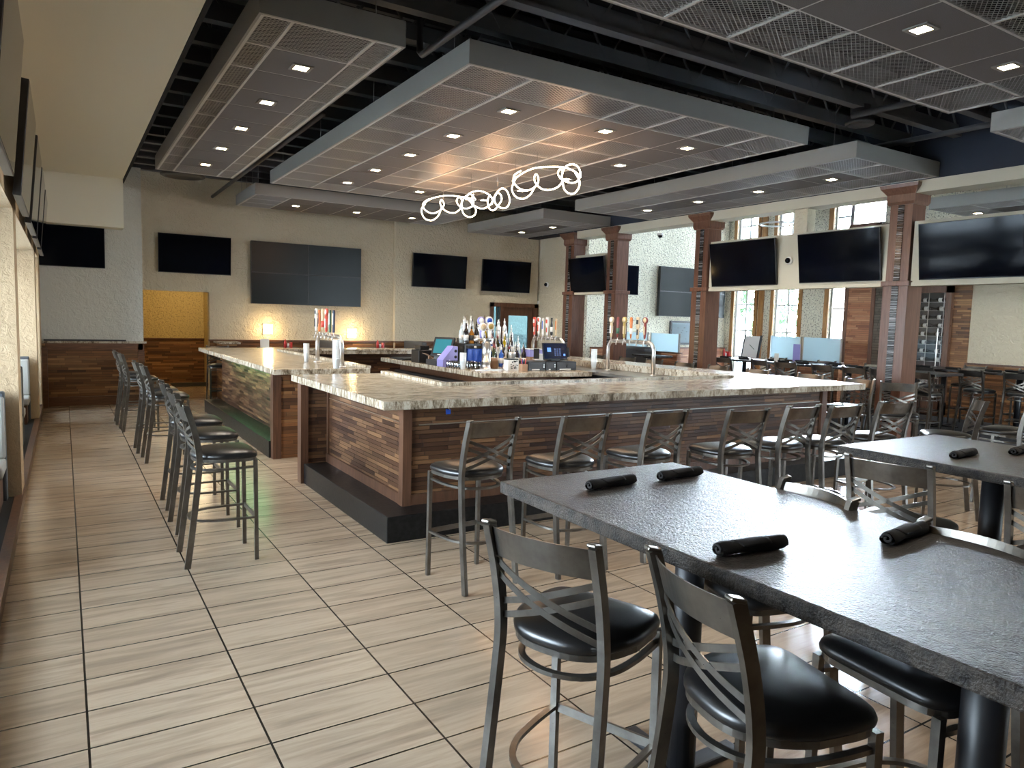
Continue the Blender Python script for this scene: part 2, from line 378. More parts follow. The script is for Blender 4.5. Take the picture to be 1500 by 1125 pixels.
# left piers and header
def wall(name,boxes,mat,label=None):
    b=MB()
    for q in boxes: b.box(*q)
    return struct(b.build(name,mat),label)
wall('wall_left',[(XO,XL,7.2,7.62,.125,2.5),(XO,XL,12.2,12.66,.125,2.5),(XO,XL,13.9,14.8,0,2.5),(XO,XL,-4.0,1.2,.125,2.5),(XO+.1,XL,-4.0,14.8,2.5,3.95)],M['stucco_tan'])
# outer wall with window openings
wb=[(XO-.2,XO,-4.2,15,-.0,.95),(XO-.2,XO,-4.2,15,2.42,ZD)]
lw=[(1.5,4.1),(4.3,6.9),(7.8,9.9),(10.1,12.0),(12.75,13.8)]
prev=-4.2
for a,b_ in lw: wb.append((XO-.2,XO,prev,a,.95,2.42)); prev=b_
wb.append((XO-.2,XO,prev,15,.95,2.42))
wall('wall_left_outer',wb,M['stucco_tan'])
def window(idx,axis,pos,a,b_,z0,z1,nx,nz,frame,label):
    """axis 'x': pane in plane x=pos spanning y a..b"""
    fr=MB(); w=.045
    def bx(m,p0,p1,q0,q1,d=.05):
        if axis=='x': m.box(pos-d/2,pos+d/2,p0,p1,q0,q1)
        else: m.box(p0,p1,pos-d/2,pos+d/2,q0,q1)
    bx(fr,a,a+w,z0,z1,.09);bx(fr,b_-w,b_,z0,z1,.09);bx(fr,a,b_,z0,z0+w,.09);bx(fr,a,b_,z1-w,z1,.09)
    t=fr.build(f'window_{idx}',frame); struct(t,label)
    mu=MB()
    for k in range(1,nx): y=a+(b_-a)*k/nx; bx(mu,y-.022,y+.022,z0,z1,.04)
    for k in range(1,nz): z=z0+(z1-z0)*k/nz; bx(mu,a,b_,z-.022,z+.022,.036)
    if nx>1 or nz>1: mu.build('window_muntin',frame,t)
    g=MB(); bx(g,a+w,b_-w,z0+w,z1-w,.006); g.build('window_pane',M['glass'],t)
    return t
wi=1
for a,b_ in lw:
    window(wi,'x',XO-.1,a,b_,.95,2.42,1,1,M['black_metal'],'black framed window behind the booths'); wi+=1
# rear grey wall block
wall('wall_rear_left',[(XO,1.24,14.8,15.6,0,3.95+.3)],M['stucco_gray'])
# back wall with corridor opening and door opening
wall('wall_back',[(1.24,2.5,YB,YB+.2,2.1,ZD),(2.5,8.95,YB,YB+.2,0,ZD),(8.95,10.35,YB,YB+.2,2.13,ZD),(10.35,10.6,YB,YB+.2,0,ZD),(6.45,8.95,YB-.12,YB,0,4.3),(8.95,10.35,YB-.12,YB,2.13,4.3)],M['stucco'])
wall('wall_corridor',[(1.0,3.2,18.9,19.1,0,2.6),(1.05,1.24,YB,18.9,0,2.6),(2.9,3.1,YB+.2,18.9,0,2.6)],M['stucco_gold'])
struct(MB().box(1.0,3.2,YB+.2,19.1,2.6,2.7).build('ceiling_corridor',M['paint_cream']))
wall('wall_side',[(10.4,10.6,YS+.2,YB,0,ZD)],M['stucco'])
wall('wall_dining',[(10.36,XR+.2,YS,YS+.2,0,ZH)],M['stucco_sunlit'])
fo=[(10.7,12.3),(12.8,14.6)]
wall('wall_front',[(-2.2,10.7,-4.4,-4.2,0,ZD),(12.3,12.8,-4.4,-4.2,0,ZH),(14.6,XR+.2,-4.4,-4.2,0,ZH),(10.7,12.3,-4.4,-4.2,0,.9),(10.7,12.3,-4.4,-4.2,4.3,ZH),(12.8,14.6,-4.4,-4.2,0,.9),(12.8,14.6,-4.4,-4.2,4.3,ZH)],M['stucco'])
# right wall with openings
ro=[(12.45,13.1,.25,6.3),(11.15,11.85,.9,6.3),(9.93,10.33,.1,6.3),(9.12,9.92,4.0,6.3)]
wall('wall_right',[(XR,XR+.2,13.1,YS+.2,0,ZH),(XR,XR+.2,11.85,12.45,0,ZH),(XR,XR+.2,10.33,11.15,0,ZH),(XR,XR+.2,-4.2,9.12,0,ZH),
 (XR,XR+.2,12.45,13.1,0,.25),(XR,XR+.2,12.45,13.1,6.3,ZH),(XR,XR+.2,11.15,11.85,0,.9),(XR,XR+.2,11.15,11.85,6.3,ZH),(XR,XR+.2,9.93,10.33,0,.1),(XR,XR+.2,9.12,10.33,6.3,ZH),(XR,XR+.2,9.12,9.93,0,4.0)],M['stucco_sunlit'])
struct(MB().box(XR-.02,XR,-4.2,7.24,1.12,6.7).build('wall_right_cream',M['stucco']))
window(wi,'x',XR+.1,12.45,13.1,.25,6.3,2,9,M['white_plastic'],'tall many-paned window by the dining room corner'); wi+=1
window(wi,'x',XR+.1,11.15,11.85,.9,6.3,2,8,M['white_plastic'],'tall many-paned window above the frosted dividers'); wi+=1
window(wi,'x',XR+.1,9.93,10.33,.1,6.3,1,3,M['steel'],'narrow glazed entry beside the red plank panel'); wi+=1
window(wi,'x',XR+.1,9.12,9.93,4.0,6.3,1,1,M['steel'],'transom window over the red plank panel'); wi+=1
for a,b_ in fo: window(wi,'y',-4.3,a,b_,.9,4.3,2,5,M['white_plastic'],'tall front window of the dining room'); wi+=1
# casings
cs=MB()
for a,b_,z0,z1 in ro[:2]:
    cs.box(XR-.035,XR,a-.10,a,z0-.1,z1+.1).box(XR-.035,XR,b_,b_+.10,z0-.1,z1+.1).box(XR-.035,XR,a-.1,b_+.1,z1,z1+.1)
cs.box(XR-.035,XR,10.33,10.45,0,6.35)
struct(cs.build('trim_2',M['orange_trim']),'orange wooden casings round the dining room windows')
struct(MB().box(XR-.05,XR,12.16,12.3,0,6.4).build('trim_3',M['orange_trim']),'upright orange wooden strip between the tall windows')
# plank wainscots
def wains(name,x0,x1,y0,y1,z1,mat,capm,lab,capd=.03):
    o=struct(MB().box(x0,x1,y0,y1,0,z1).build(name,mat),lab)
    d=capd
    MB().box(x0-d,x1+d,y0-d,y1+d,z1,z1+.035).build('cap_rail',capm,o); return o
wains('trim_4',-.33,1.25,14.74,14.8,1.10,M['plank_wall'],M['granite'],'plank wainscot with a stone ledge under the grey wall')
wains('trim_5',1.24,2.9,18.86,18.9,1.03,M['plank_wall'],M['trim_wood_x'],'plank wainscot at the end of the gold corridor')
wains('trim_6',2.5,6.45,YB-.05,YB,1.12,M['plank_wall'],M['trim_wood_x'],'plank wainscot behind the bar booths',.02)
wains('trim_7',6.45,8.9,YB-.17,YB-.12,1.12,M['plank_wall'],M['trim_wood_x'],'plank wainscot beside the back door',.02)
wains('trim_8',10.5,XR,YS-.05,YS,1.10,M['plank_red'],M['trim_wood_x'],'plank wainscot under the speckled wall',.02)
wains('trim_9',XR-.06,XR,-4,7.24,1.08,M['plank_wall'],M['trim_wood'],'plank wainscot under the cream dining wall',.02)
struct(MB().box(-.28,1.22,14.72,14.745,.0,.16).box(-.28,1.22,14.715,14.742,.985,1.10).box(1.14,1.24,14.715,14.742,.16,1.1).box(-.345,-.25,14.6,14.8,0,1.02).build('baseboard_back',M['trim_wood_x']),'dark skirting and stiles framing the rear wainscot')
o=struct(MB().box(2.62,2.9,14.95,YB-.05,0,1.09).build('wall_half',M['plank_wall']),'low plank half wall beside the corridor opening'); MB().box(2.56,2.96,14.9,YB-.05,1.09,1.13).build('cap_rail',M['granite'],o)
# red plank panel on right wall, with frame
o=struct(MB().box(XR-.05,XR,9.27,9.84,0,3.98).build('trim_10',M['plank_red']),'tall red-brown plank panel beside the entry')
MB().box(XR-.07,XR,9.2,9.28,0,4.0).box(XR-.07,XR,9.83,9.92,0,4.0).box(XR-.07,XR,9.2,9.9,3.96,4.02).build('panel_border',M['col_wood'],o)
struct(MB().box(XR-.04,XR,8.75,9.2,0,3.98).build('trim_11',M['stone']),'strip of stacked stone beside the plank panel')
struct(MB().box(XR-.05,XR,7.24,8.75,1.1,2.72).box(XR-.05,XR,7.24,8.75,0,1.1).build('trim_12',M['plank_wall']),'dark plank panel round the wine cabinet')
# soffit over the left aisle
struct(MB().box(XL-.3,.93,-4.2,14.8,3.95,4.05).build('ceiling_soffit',M['paint_soffit']),'flat cream ceiling over the aisle')
struct(MB().box(XL,.93,14.38,14.8,3.12,3.95).build('ceiling_soffit_drop',M['paint_soffit']),'boxed drop at the end of the aisle ceiling')
struct(MB().box(.935,.97,-4.2,14.8,3.945,4.75).build('wall_soffit_fascia',M['dark_paint']),'dark upstand along the aisle ceiling edge')
# joists
yj=-3.98
k=0
while yj<15.2:
    j=MB().box(.97,9.98,yj-.055,yj+.055,ZJ,ZJ+.035).box(.97,9.98,yj-.03,yj+.03,ZD-.06,ZD)
    x=1.0
    while x<9.9:
        j.bar([(x,yj,ZJ+.03),(x+.3,yj,ZD-.05)],.02,.02); j.bar([(x+.3,yj,ZD-.05),(x+.6,yj,ZJ+.03)],.02,.02); x+=.6
    j.box(.97,9.98,yj-.008,yj+.008,ZJ+.03,ZJ+.16)
    struct(j.build('ceiling_joist',M['joist_paint'])); yj+=.61
# bulkhead, beam, columns line
struct(MB().box(10.02,10.32,-4.2,YB,3.76,ZH).build('wall_bulkhead',M['bulkhead']),'dark bulkhead above the cream beam')
struct(MB().box(10.0,10.34,-4.2,YS,3.60,3.76).build('beam',M['paint_cream']),'cream beam running along the column tops')
def column(y0,label):
    w=.36; y1=y0+w; x0=10.0; x1=x0+w
    c=struct(MB().box(x0,x1,y0,y1,0,2.34).build('column',M['col_wood']),label)
    MB().box(x0+.02,x1-.02,y0+.02,y1-.02,2.38,3.56).build('upper_shaft',M['col_wood'],c)
    MB().box(x0-.025,x1+.025,y0-.025,y1+.025,2.33,2.40,None,.006).build('band_moulding',M['col_wood'],c)
    b=MB(); prof=[(0,3.46),(.02,3.50),(.02,3.60),(.04,3.63),(.085,3.69),(.095,3.735)]
    vs=[];fs=[]
    for d,z in prof: vs+= [(x0-d,y0-d,z),(x1+d,y0-d,z),(x1+d,y1+d,z),(x0-d,y1+d,z)]
    for i in range(len(prof)-1):
        for q in range(4): fs.append((i*4+q,i*4+(q+1)%4,(i+1)*4+(q+1)%4,(i+1)*4+q))
    n=(len(prof)-1)*4; fs.append((n,n+1,n+2,n+3)); fs.append((3,2,1,0)); b.add(vs,fs); b.build('capital',M['col_wood'],c)
    MB().box(x0-.012,x1+.012,y0-.012,y1+.012,0,.14).build('plinth',M['col_wood'],c)
    ym=(y0+y1)/2
    MB().box(x0-.006,x0+.01,ym-.048,ym+.048,.14,2.33).box(x0+.008,x0+.03,ym-.042,ym+.042,2.40,3.46).build('mosaic_inlay',M['mosaic'],c)
    return c
column(5.69,'cherry wood column with mosaic inlay nearest the high dining tables, tallest in view')
column(9.41,'cherry wood column with mosaic inlay between the open bay and the twin screens')
column(11.97,'cherry wood column with mosaic inlay holding one edge of the lone bay screen')
column(13.5,'cherry wood column with mosaic inlay closest to the back door')
def transom(y0,y1,lab):
    o=struct(MB().box(10.06,10.2,y0,y1,2.37,3.22).build('wall_transom',M['paint_cream']),lab)
    MB().box(10.03,10.23,y0,y1,2.33,2.38).build('ledge',M['paint_cream'],o); return o
transom(6.05,9.41,'cream panel carrying two screens between the columns')
transom(2.0,5.69,'cream panel carrying the large screen past the nearest column')
transom(12.33,13.5,'cream panel carrying one screen between the far columns')
struct(MB().box(10.08,10.28,7.43,7.67,3.22,3.60).build('trim_13',M['stucco']),'short cream post above the twin screen panel')
# back door
d=struct(MB().box(8.95,9.05,YB-.16,YB+.05,0,2.13).box(10.25,10.35,YB-.16,YB+.05,0,2.13).box(8.95,10.35,YB-.16,YB+.05,2.03,2.13).box(9.24,9.34,YB-.16,YB+.05,0,2.03).build('door_1',M['trim_wood']),'brown wooden glazed back door with a sidelight')
MB().box(9.34,9.50,YB-.12,YB-.06,0,2.03).box(10.1,10.25,YB-.12,YB-.06,0,2.03).box(9.5,10.1,YB-.12,YB-.06,1.82,2.03).box(9.5,10.1,YB-.12,YB-.06,0,.3).build('door_leaf',M['trim_wood'],d)
MB().box(9.5,10.1,YB-.095,YB-.085,.3,1.82).box(9.05,9.24,YB-.095,YB-.085,.05,2.03).build('door_glass',M['door_tint'],d)
MB().box(9.05,9.24,YB-.12,YB-.10,1.55,1.57).box(9.14,9.15,YB-.12,YB-.10,.05,2.03).build('glazing_bar',M['trim_wood'],d)
MB().tube([(9.53,YB-.13,.9),(9.53,YB-.17,.92),(9.53,YB-.17,1.15),(9.53,YB-.13,1.17)],.012).build('door_handle',M['chrome'],d)
# outside
struct(MB().box(-60,80,-60,80,-.3,-.15).build('ground',M['ground_m']))
def tree(x,y,h,label,seed):
    rn=random.Random(seed); t=thing('tree',label,'tree',(x,y,-.15),0,'trees outside')
    MB().tube([(0,0,0),(.05,0,h*.3),(0,.08,h*.55)],.12,8).build('trunk',M['bark'],t)
    b=MB()
    for k in range(420):
        a=rn.uniform(0,2*PI); q=rn.uniform(-1,1); r=rn.uniform(.5,1)**.5
        p=Vector((math.cos(a)*math.sqrt(1-q*q)*r*h*.24,math.sin(a)*math.sqrt(1-q*q)*r*h*.24,h*.62+q*r*h*.38))
        R=Matrix.Rotation(rn.uniform(0,6),4,(rn.random(),rn.random(),rn.random()+.1)); s=.16
        b.add([(-s,0,0),(0,-s*.5,.03),(s,0,0),(0,s*.5,.03)],[(0,1,2,3)],False,T(*p)@R)
    b.build('crown',M['leaf'],t)
tree(19.5,15.6,4.6,'slim green tree outside the many-paned corner window',1)
tree(23.5,12.6,6.0,'taller green tree outside beyond the frosted dividers',2)
# ------------------------------------------------------------------ ceiling clouds
def mesh_tile(w,h,name='mesh_tile'):
    """expanded metal sheet: crossing diagonal strands inside a thin rim"""
    b=MB(); p=.029; t=.0048
    def clip(x0,y0,dx,dy):
        ts=[]
        lo,hi=-9,9
        for c,d,a,e in ((x0,dx,0,w),(y0,dy,0,h)):
            t0,t1=sorted(((a-c)/d,(e-c)/d)); lo=max(lo,t0); hi=min(hi,t1)
        return (lo,hi) if hi>lo+.01 else None
    ang=math.radians(32)
    for sgn in (1,-1):
        dx,dy=math.cos(ang),sgn*math.sin(ang)
        stp=p/math.cos(ang)
        y=-w*math.tan(ang)
        yy=-1.0
        while yy<h+1.0:
            c=clip(0,yy,dx,dy)
            if c:
                a,e=c; A=Vector((a*dx,yy+a*dy,0)); B=Vector((e*dx,yy+e*dy,0))
                b.bar([A,B],t,.004,(0,0,1))
            yy+=stp
    o=b.build(name,M['mesh']); return o
def solid_tile(w,h):
    return MB().box(.009,w-.009,.009,h-.009,-.0115,.01).build('acoustic_tile',M['acoustic'])
_cache={}
def cloud(name,label,x0,y0,cols,rows,kind,lights,group='suspended ceiling clouds',z=3.78,fas='fascia',far_light='',wires=True,cap=.19):
    W_=sum(cols); H_=sum(rows)
    t=thing(name,label,'ceiling panel',(x0,y0,z),0,group)
    MB().box(-.03,0,-.03,H_+.03,-.004,cap).box(W_,W_+.03,-.03,H_+.03,-.004,cap).box(0,W_,-.03,0,-.004,cap).box(0,W_,H_,H_+.03,-.004,cap).build('fascia',M[fas],t)
    g=MB(); x=0
    for c in [0]+cols:
        x+=c; g.box(x-.011,x+.011,0,H_,-.006,.02)
    y=0
    for r in [0]+rows:
        y+=r; g.box(0,W_,y-.009,y+.009,-.005,.02)
    g.build('grid_bars',M['grid'],t)
    MB().box(0,W_,0,H_,cap-.012,cap-.004).build('backing',M['mesh_back'],t)
    y=0
    for j,r in enumerate(rows):
        x=0
        for i,c in enumerate(cols):
            s=kind(i,j); key=(s,round(c,3),round(r,3))
            if key not in _cache:
                _cache[key]=(mesh_tile(c,r) if s=='m' else solid_tile(c,r)); o=_cache[key]
            else:
                o=_cache[key].copy(); C.objects.link(o)
            o.parent=t; o.location=(x,y,.004)
            x+=c
        y+=r
    if wires:
        for k in range(4):
            yy=H_*(.06+.29*k)
            for xx in (.05,W_-.05): MB().tube([(xx,yy,cap),(xx,yy,ZD-z)],.0035,5).build('hanging_wire',M['wire'],t)
    for (i,j) in lights:
        xx=x0+sum(cols[:i])+cols[i]/2; yy=y0+sum(rows[:j])+rows[j]/2
        downlight(xx,yy,z,far_light,i,j)
    return t
DLN=[0]
dl_proto=None
def downlight(x,y,z,where,i,j):
    global dl_proto
    lab=f'lit square downlight {where}, {ORD[i]} column {ORD[j]} row'
    if dl_proto is None:
        t=thing('ceiling_downlight',lab,'light',(x,y,z),0,'square downlights in the ceiling clouds')
        MB().box(-.085,.085,-.085,-.055,-.018,.0).box(-.085,.085,.055,.085,-.018,0).box(-.085,-.055,-.055,.055,-.018,0).box(.055,.085,-.055,.055,-.018,0).build('trim_ring',M['fascia'],t)
        MB().box(-.055,.055,-.055,.055,-.017,-.012).build('lamp_lens',M['lamp'],t)
        dl_proto=t
    else: t=dup(dl_proto,(x,y,z),0,lab)
    L=bpy.data.lights.new('downlight_beam','SPOT'); L.energy=SPOT; L.spot_size=math.radians(105); L.spot_blend=.7; L.color=(1,.89,.74); L.shadow_soft_size=.06
    lo=bpy.data.objects.new('downlight_beam',L); C.objects.link(lo); lo.location=(x,y,z-.03)
GLOW=16; SPOT=58; SKY=32; SUN=4; EXPO=0.7
t2=.613
ring=lambda nx,ny:(lambda i,j:'m' if i in(0,nx-1) or j in (0,ny-1) else ('s' if i in (1,nx-2) or j in (1,ny-2) else 'm'))
Lc=[(1,1),(3,1),(5,1),(1,3),(5,3),(1,5),(5,5),(1,7),(5,7),(1,9),(3,9),(5,9)]
cloud('ceiling_cloud','large square dark grid cloud hanging over the bar with warm lights',2.88,5.39,[t2]*7,[.6]*11,ring(7,11),Lc,far_light='in the large cloud over the bar')
cloud('ceiling_cloud','narrow dark grid cloud beside the cream aisle ceiling',1.23,5.38,[.21,.61,.21],[.6]*11,lambda i,j:'m' if i!=1 or j in(0,10) else 's',[(1,k) for k in (1,3,5,7,9)],far_light='in the narrow cloud by the aisle')
cloud('ceiling_cloud','long grey grid cloud in front of the twin screens and columns',8.19,5.42,[.6]*3,[.62]*9,lambda i,j:'m' if i!=1 or j in(0,8) else 's',[(1,k) for k in (1,3,5,7)],far_light='in the long cloud by the columns')
cloud('ceiling_cloud','shallow pale-edged grid cloud against the back wall above the video wall',2.92,13.28,[.6]*7,[.535]*3,lambda i,j:'m' if i in (0,6) else 's',[(1,1),(3,1),(5,1)],far_light='in the cloud by the video wall',fas='fascia_pale')
cloud('ceiling_cloud','small square pale-edged grid cloud hanging near the back door',8.31,12.28,[.593]*3,[.634]*5,lambda i,j:'m' if i!=1 or j in(0,4) else 's',[(1,1),(1,3)],far_light='in the small cloud near the back door',fas='fascia_pale')
cloud('ceiling_cloud','large grid cloud of expanded mesh overhead, above the stone dining tables',2.90,-2.79,[t2]*7,[.6]*11,ring(7,11),[(5,9),(3,9),(1,9),(5,7),(1,7),(5,5),(1,5)],far_light='in the large cloud above the stone tables')
cloud('ceiling_cloud','grey grid cloud only partly in view beside the dark bulkhead',8.22,-1.69,[.55]*3,[.62]*9,lambda i,j:'m' if i!=1 or j in(0,8) else 's',[(1,7)],far_light='in the partly seen cloud by the bulkhead',fas='fascia_pale')
cloud('ceiling_cloud','pale-edged grid cloud over the dining room, behind the column',12.6,1.9,[.6]*3,[.62]*8,lambda i,j:'m' if i!=1 or j in(0,7) else 's',[(1,7),(1,5)],far_light='in the dining room cloud',fas='fascia_pale')
# ceiling pipes, speakers
tag(MB().tube([(2.7,-4,3.98),(2.7,5.2,3.98),(2.7,5.95,3.98),(2.7,6.0,4.02),(2.7,6.0,4.3)],.03,8).build('ceiling_pipe',M['pipe']),'dark pipe crossing between the narrow and the large clouds','pipe')
tag(MB().tube([(2.56,8.3,3.98),(2.56,15.5,3.98)],.03,8).build('ceiling_pipe',M['pipe']),'dark pipe running to the wall beside the narrow cloud','pipe')
tag(MB().tube([(8.0,-2,4.1),(7.72,2.5,4.1),(7.6,5.1,4.1)],.035,8).build('ceiling_pipe',M['pipe']),'dark pipe passing under the large mesh cloud edge','pipe')
tag(MB().tube([(9.2,-2,4.12),(9.2,9.4,4.12)],.035,8).build('ceiling_pipe',M['pipe']),'dark pipe beside the dark bulkhead','pipe')
def disc(x,y,z,r,label):
    t=thing('ceiling_speaker',label,'speaker',(x,y,z),0,'round dark ceiling speakers')
    MB().lathe([(r,.02),(r,.0),(r*.93,-.015),(r*.8,-.015),(r*.78,.0)],28).build('rim',M['pipe'],t)
    MB().lathe([(0,.02),(r*.6,.0),(r*.62,.03),(r*.7,.2)],24).build('diffuser',M['pipe'],t)
disc(1.80,13.75,4.02,.36,'round dark ceiling speaker near the rear of the aisle')
disc(7.9,5.2,4.08,.16,'small round ceiling speaker between the large mesh cloud and the long cloud')
disc(7.75,7.3,4.05,.30,'round ceiling speaker tucked behind the large bar cloud')

# ------------------------------------------------------------------ LED ring chandelier
def cr(P,n=8,closed=False):
    P=[Vector(p) for p in P]; out=[]; m=len(P)
    for i in range(m if closed else m-1):
        p0=P[i-1] if (closed or i>0) else P[0]; p1=P[i]; p2=P[(i+1)%m]; p3=P[(i+2)%m] if (closed or i+2<m) else P[-1]
        for k in range(n):
            t=k/n
            out.append(.5*((2*p1)+(-p0+p2)*t+(2*p0-5*p1+4*p2-p3)*t*t+(-p0+3*p1-3*p2+p3)*t**3))
    if not closed: out.append(P[-1])
    return out
ch=thing('led_chandelier','glowing warm LED tube looping in rings over the island','chandelier',(5.02,8.6,3.4))
def loopcurve(segs):
    """coil: (y,z,ry,rz,phase0,phase1,xamp) pieces blended into one tube"""
    pts=[]
    for (y,z,ry,rz_,a0,a1,x0,x1) in segs:
        n=max(4,int(abs(a1-a0)/18))
        for k in range(n+1):
            a=math.radians(a0+(a1-a0)*k/n); pts.append((x0+(x1-x0)*k/n, y-8.6+ry*math.cos(a), z-3.4+rz_*math.sin(a)))
    return cr(pts,3)
STROKES={'N1':[ (7.88,3.59),(8.06,3.56),(8.07,3.47),(7.97,3.39),(7.79,3.34),(7.62,3.37),(7.58,3.44),(7.64,3.52),(7.70,3.51),(7.70,3.44),(7.59,3.35),(7.46,3.31),(7.33,3.30),(7.20,3.32),(7.12,3.38) ],
'N2':[ (7.98,3.53),(8.08,3.46),(8.13,3.39),(8.06,3.30),(7.90,3.25),(7.74,3.28),(7.63,3.37) ],
'N3':[ (8.07,3.49),(7.89,3.55),(7.60,3.58),(7.24,3.54),(6.98,3.49),(6.80,3.42),(6.72,3.36),(6.74,3.31),(6.85,3.30),(7.00,3.34),(7.12,3.40),(7.17,3.46),(7.14,3.50),(7.08,3.47),(7.10,3.41) ],
'N4':[ (6.73,3.34),(6.72,3.40),(6.76,3.47),(6.86,3.51),(6.96,3.50),(7.02,3.42),(6.99,3.32),(6.95,3.24),(6.86,3.18),(6.74,3.16),(6.65,3.21),(6.64,3.29),(6.72,3.38) ],
'F1':[ (10.56,3.58),(10.82,3.55),(10.81,3.45),(10.57,3.36),(10.32,3.37),(10.18,3.45),(10.29,3.54),(10.36,3.50),(10.30,3.42),(10.13,3.34),(9.90,3.30),(9.74,3.33),(9.66,3.38) ],
'F2':[ (10.72,3.52),(10.87,3.48),(10.92,3.41),(10.81,3.30),(10.57,3.25),(10.36,3.30),(10.26,3.41) ],
'F3':[ (10.82,3.52),(10.49,3.58),(10.00,3.56),(9.58,3.49),(9.30,3.43),(9.21,3.38),(9.26,3.32),(9.45,3.31),(9.66,3.36),(9.79,3.45),(9.74,3.51),(9.64,3.46),(9.66,3.38) ],
'F4':[ (9.22,3.41),(9.34,3.50),(9.49,3.48),(9.57,3.40),(9.54,3.30),(9.43,3.21),(9.25,3.16),(9.09,3.18),(9.07,3.26),(9.19,3.35),(9.31,3.42) ],
'M1':[ (9.38,3.42),(9.31,3.50),(9.08,3.51),(8.86,3.45),(8.72,3.36),(8.78,3.29),(9.00,3.26),(9.22,3.31),(9.38,3.40),(9.32,3.50) ],
'M2':[ (8.77,3.29),(8.69,3.38),(8.58,3.44),(8.44,3.46),(8.30,3.39),(8.23,3.27),(8.28,3.19),(8.43,3.20),(8.55,3.26),(8.58,3.34),(8.50,3.40),(8.40,3.36),(8.37,3.29),(8.46,3.22),(8.55,3.18),(8.67,3.21),(8.73,3.32),(8.67,3.40) ],}
XS={'N1':(-.06,.06),'N2':(-.06,.0),'N3':(-.06,.02),'N4':(.02,-.06),'F1':(-.06,.05),'F2':(-.06,.0),'F3':(-.06,.03),'F4':(.03,-.05),'M1':(-.04,.05),'M2':(.04,-.05)}
for k,v in STROKES.items():
    a,b_=XS[k]; q=cr([(a+(b_-a)*math.sin(i_/(len(v)-1)*PI/2),y-8.6,z-3.4) for i_,(y,z) in enumerate(v)],5)
    MB().tube(q,.0085,7).build('led_tube',M['neon'],ch)
w=MB()
for yy in (10.2,9.3,8.55,8.1,7.6,6.85): w.tube([(0,yy-8.6,.10),(0,yy-8.6,.38)],.003,5)
w.build('suspension_wire',M['wire'],ch)
for yy in (10.1,8.6,7.0):
    L=bpy.data.lights.new('chandelier_light','POINT'); L.energy=17; L.color=(1,.52,.25); L.shadow_soft_size=.2
    lo=bpy.data.objects.new('chandelier_light',L); C.objects.link(lo); lo.location=(5.02,yy,3.42)

# ------------------------------------------------------------------ bar
bar=thing('bar_counter','granite-topped U-shaped bar clad in dark plank mosaic, black stone foot step','bar',(0,0,0))
ZC=1.07; TH=.065
def slab(b,poly,z0,z1):
    n=len(poly); b.add([(x,y,z0) for x,y in poly]+[(x,y,z1) for x,y in poly],[tuple(range(n))[::-1],tuple(range(n,2*n))]+[(i,(i+1)%n,n+(i+1)%n,n+i) for i in range(n)])
b=MB(); slab(b,[(2.03,5.04),(2.02,5.04),(7.98,4.96),(8.01,4.97),(8.01,12.9),(7.02,12.9),(7.02,6.13),(3.08,6.13),(3.08,7.66),(2.03,7.66)],ZC-TH,ZC)
top=b.build('countertop',M['granite'],bar); bv=top.modifiers.new('round','BEVEL'); bv.width=.008; bv.segments=2; bv.limit_method='ANGLE'
MB().box(3.02,3.10,6.1,7.64,ZC,ZC+.03).box(3.1,7.0,6.07,6.14,ZC,ZC+.03).box(7.0,7.06,6.1,12.9,ZC,ZC+.03).build('back_lip',M['granite'],bar)
MB().box(2.285,2.95,6.0,7.22,.0,ZC-TH).box(2.285,7.62,5.247,6.0,0,ZC-TH).box(7.15,7.62,6.0,12.7,0,ZC-TH).build('plank_cladding',M['plank_bar'],bar)
pm=MB().box(2.255,2.33,5.217,5.30,.20,ZC-TH).box(7.56,7.65,5.215,5.30,0,ZC-TH).box(2.262,2.29,5.3,7.3,.2,.29).box(2.3,7.6,5.222,5.25,.2,.29).box(2.27,2.30,7.17,7.22,.2,ZC-TH)
pm.build('corner_post',M['trim_wood'],bar)
MB().box(2.015,2.28,7.225,7.29,0,ZC-TH).box(2.0,2.075,7.19,7.31,0,ZC-TH).build('end_panel',M['trim_wood'],bar)
MB().box(2.08,2.28,7.215,7.228,0.2,ZC-TH).build('end_cladding',M['plank_bar'],bar)
b=MB(); slab(b,[(2.03,4.975),(7.86,4.975),(7.86,12.7),(7.6,12.7),(7.6,5.25),(2.29,5.25),(2.29,7.2),(2.03,7.2)],0,.203); o=b.build('foot_step',M['step_stone'],bar); bv=o.modifiers.new('round','BEVEL'); bv.width=.006; bv.segments=2; bv.limit_method='ANGLE'
MB().box(2.281,2.286,5.3,7.17,.86,.866).box(2.4,7.55,5.236,5.247,.845,.853).build('power_strip',M['steel'],bar)
# far section
fb=thing('bar_counter','rear granite-topped bar section with green-lit plank front','bar',(0,0,0))
b=MB(); slab(b,[(2.03,8.41),(3.19,8.41),(3.19,12.75),(8.01,12.75),(8.01,13.75),(2.03,13.87)],ZC-TH,ZC)
top=b.build('countertop',M['granite'],fb); bv=top.modifiers.new('round','BEVEL'); bv.width=.008; bv.segments=2; bv.limit_method='ANGLE'
MB().box(2.285,3.05,8.6,12.95,0,ZC-TH).box(2.285,7.6,12.95,13.05,0,ZC-TH).build('plank_cladding',M['plank_bar'],fb)
MB().box(2.07,3.05,8.58,8.605,0,ZC-TH).build('end_cladding',M['plank_wall'],fb)
MB().box(2.055,2.15,8.555,8.62,0,ZC-TH).box(2.055,2.29,8.6,8.68,0,ZC-TH).box(2.6,2.68,8.56,8.6,.0,ZC-TH).build('corner_post',M['trim_wood'],fb)
MB().box(2.03,2.30,8.66,13.25,0,.203,None,.005).build('foot_step',M['step_stone'],fb)
MB().box(3.13,3.20,8.42,12.75,ZC,ZC+.03).box(3.2,8.0,12.73,12.79,ZC,ZC+.03).build('back_lip',M['granite'],fb)
MB().box(2.25,2.28,8.8,12.9,.985,1.0).build('led_strip',M['green_led'],fb)
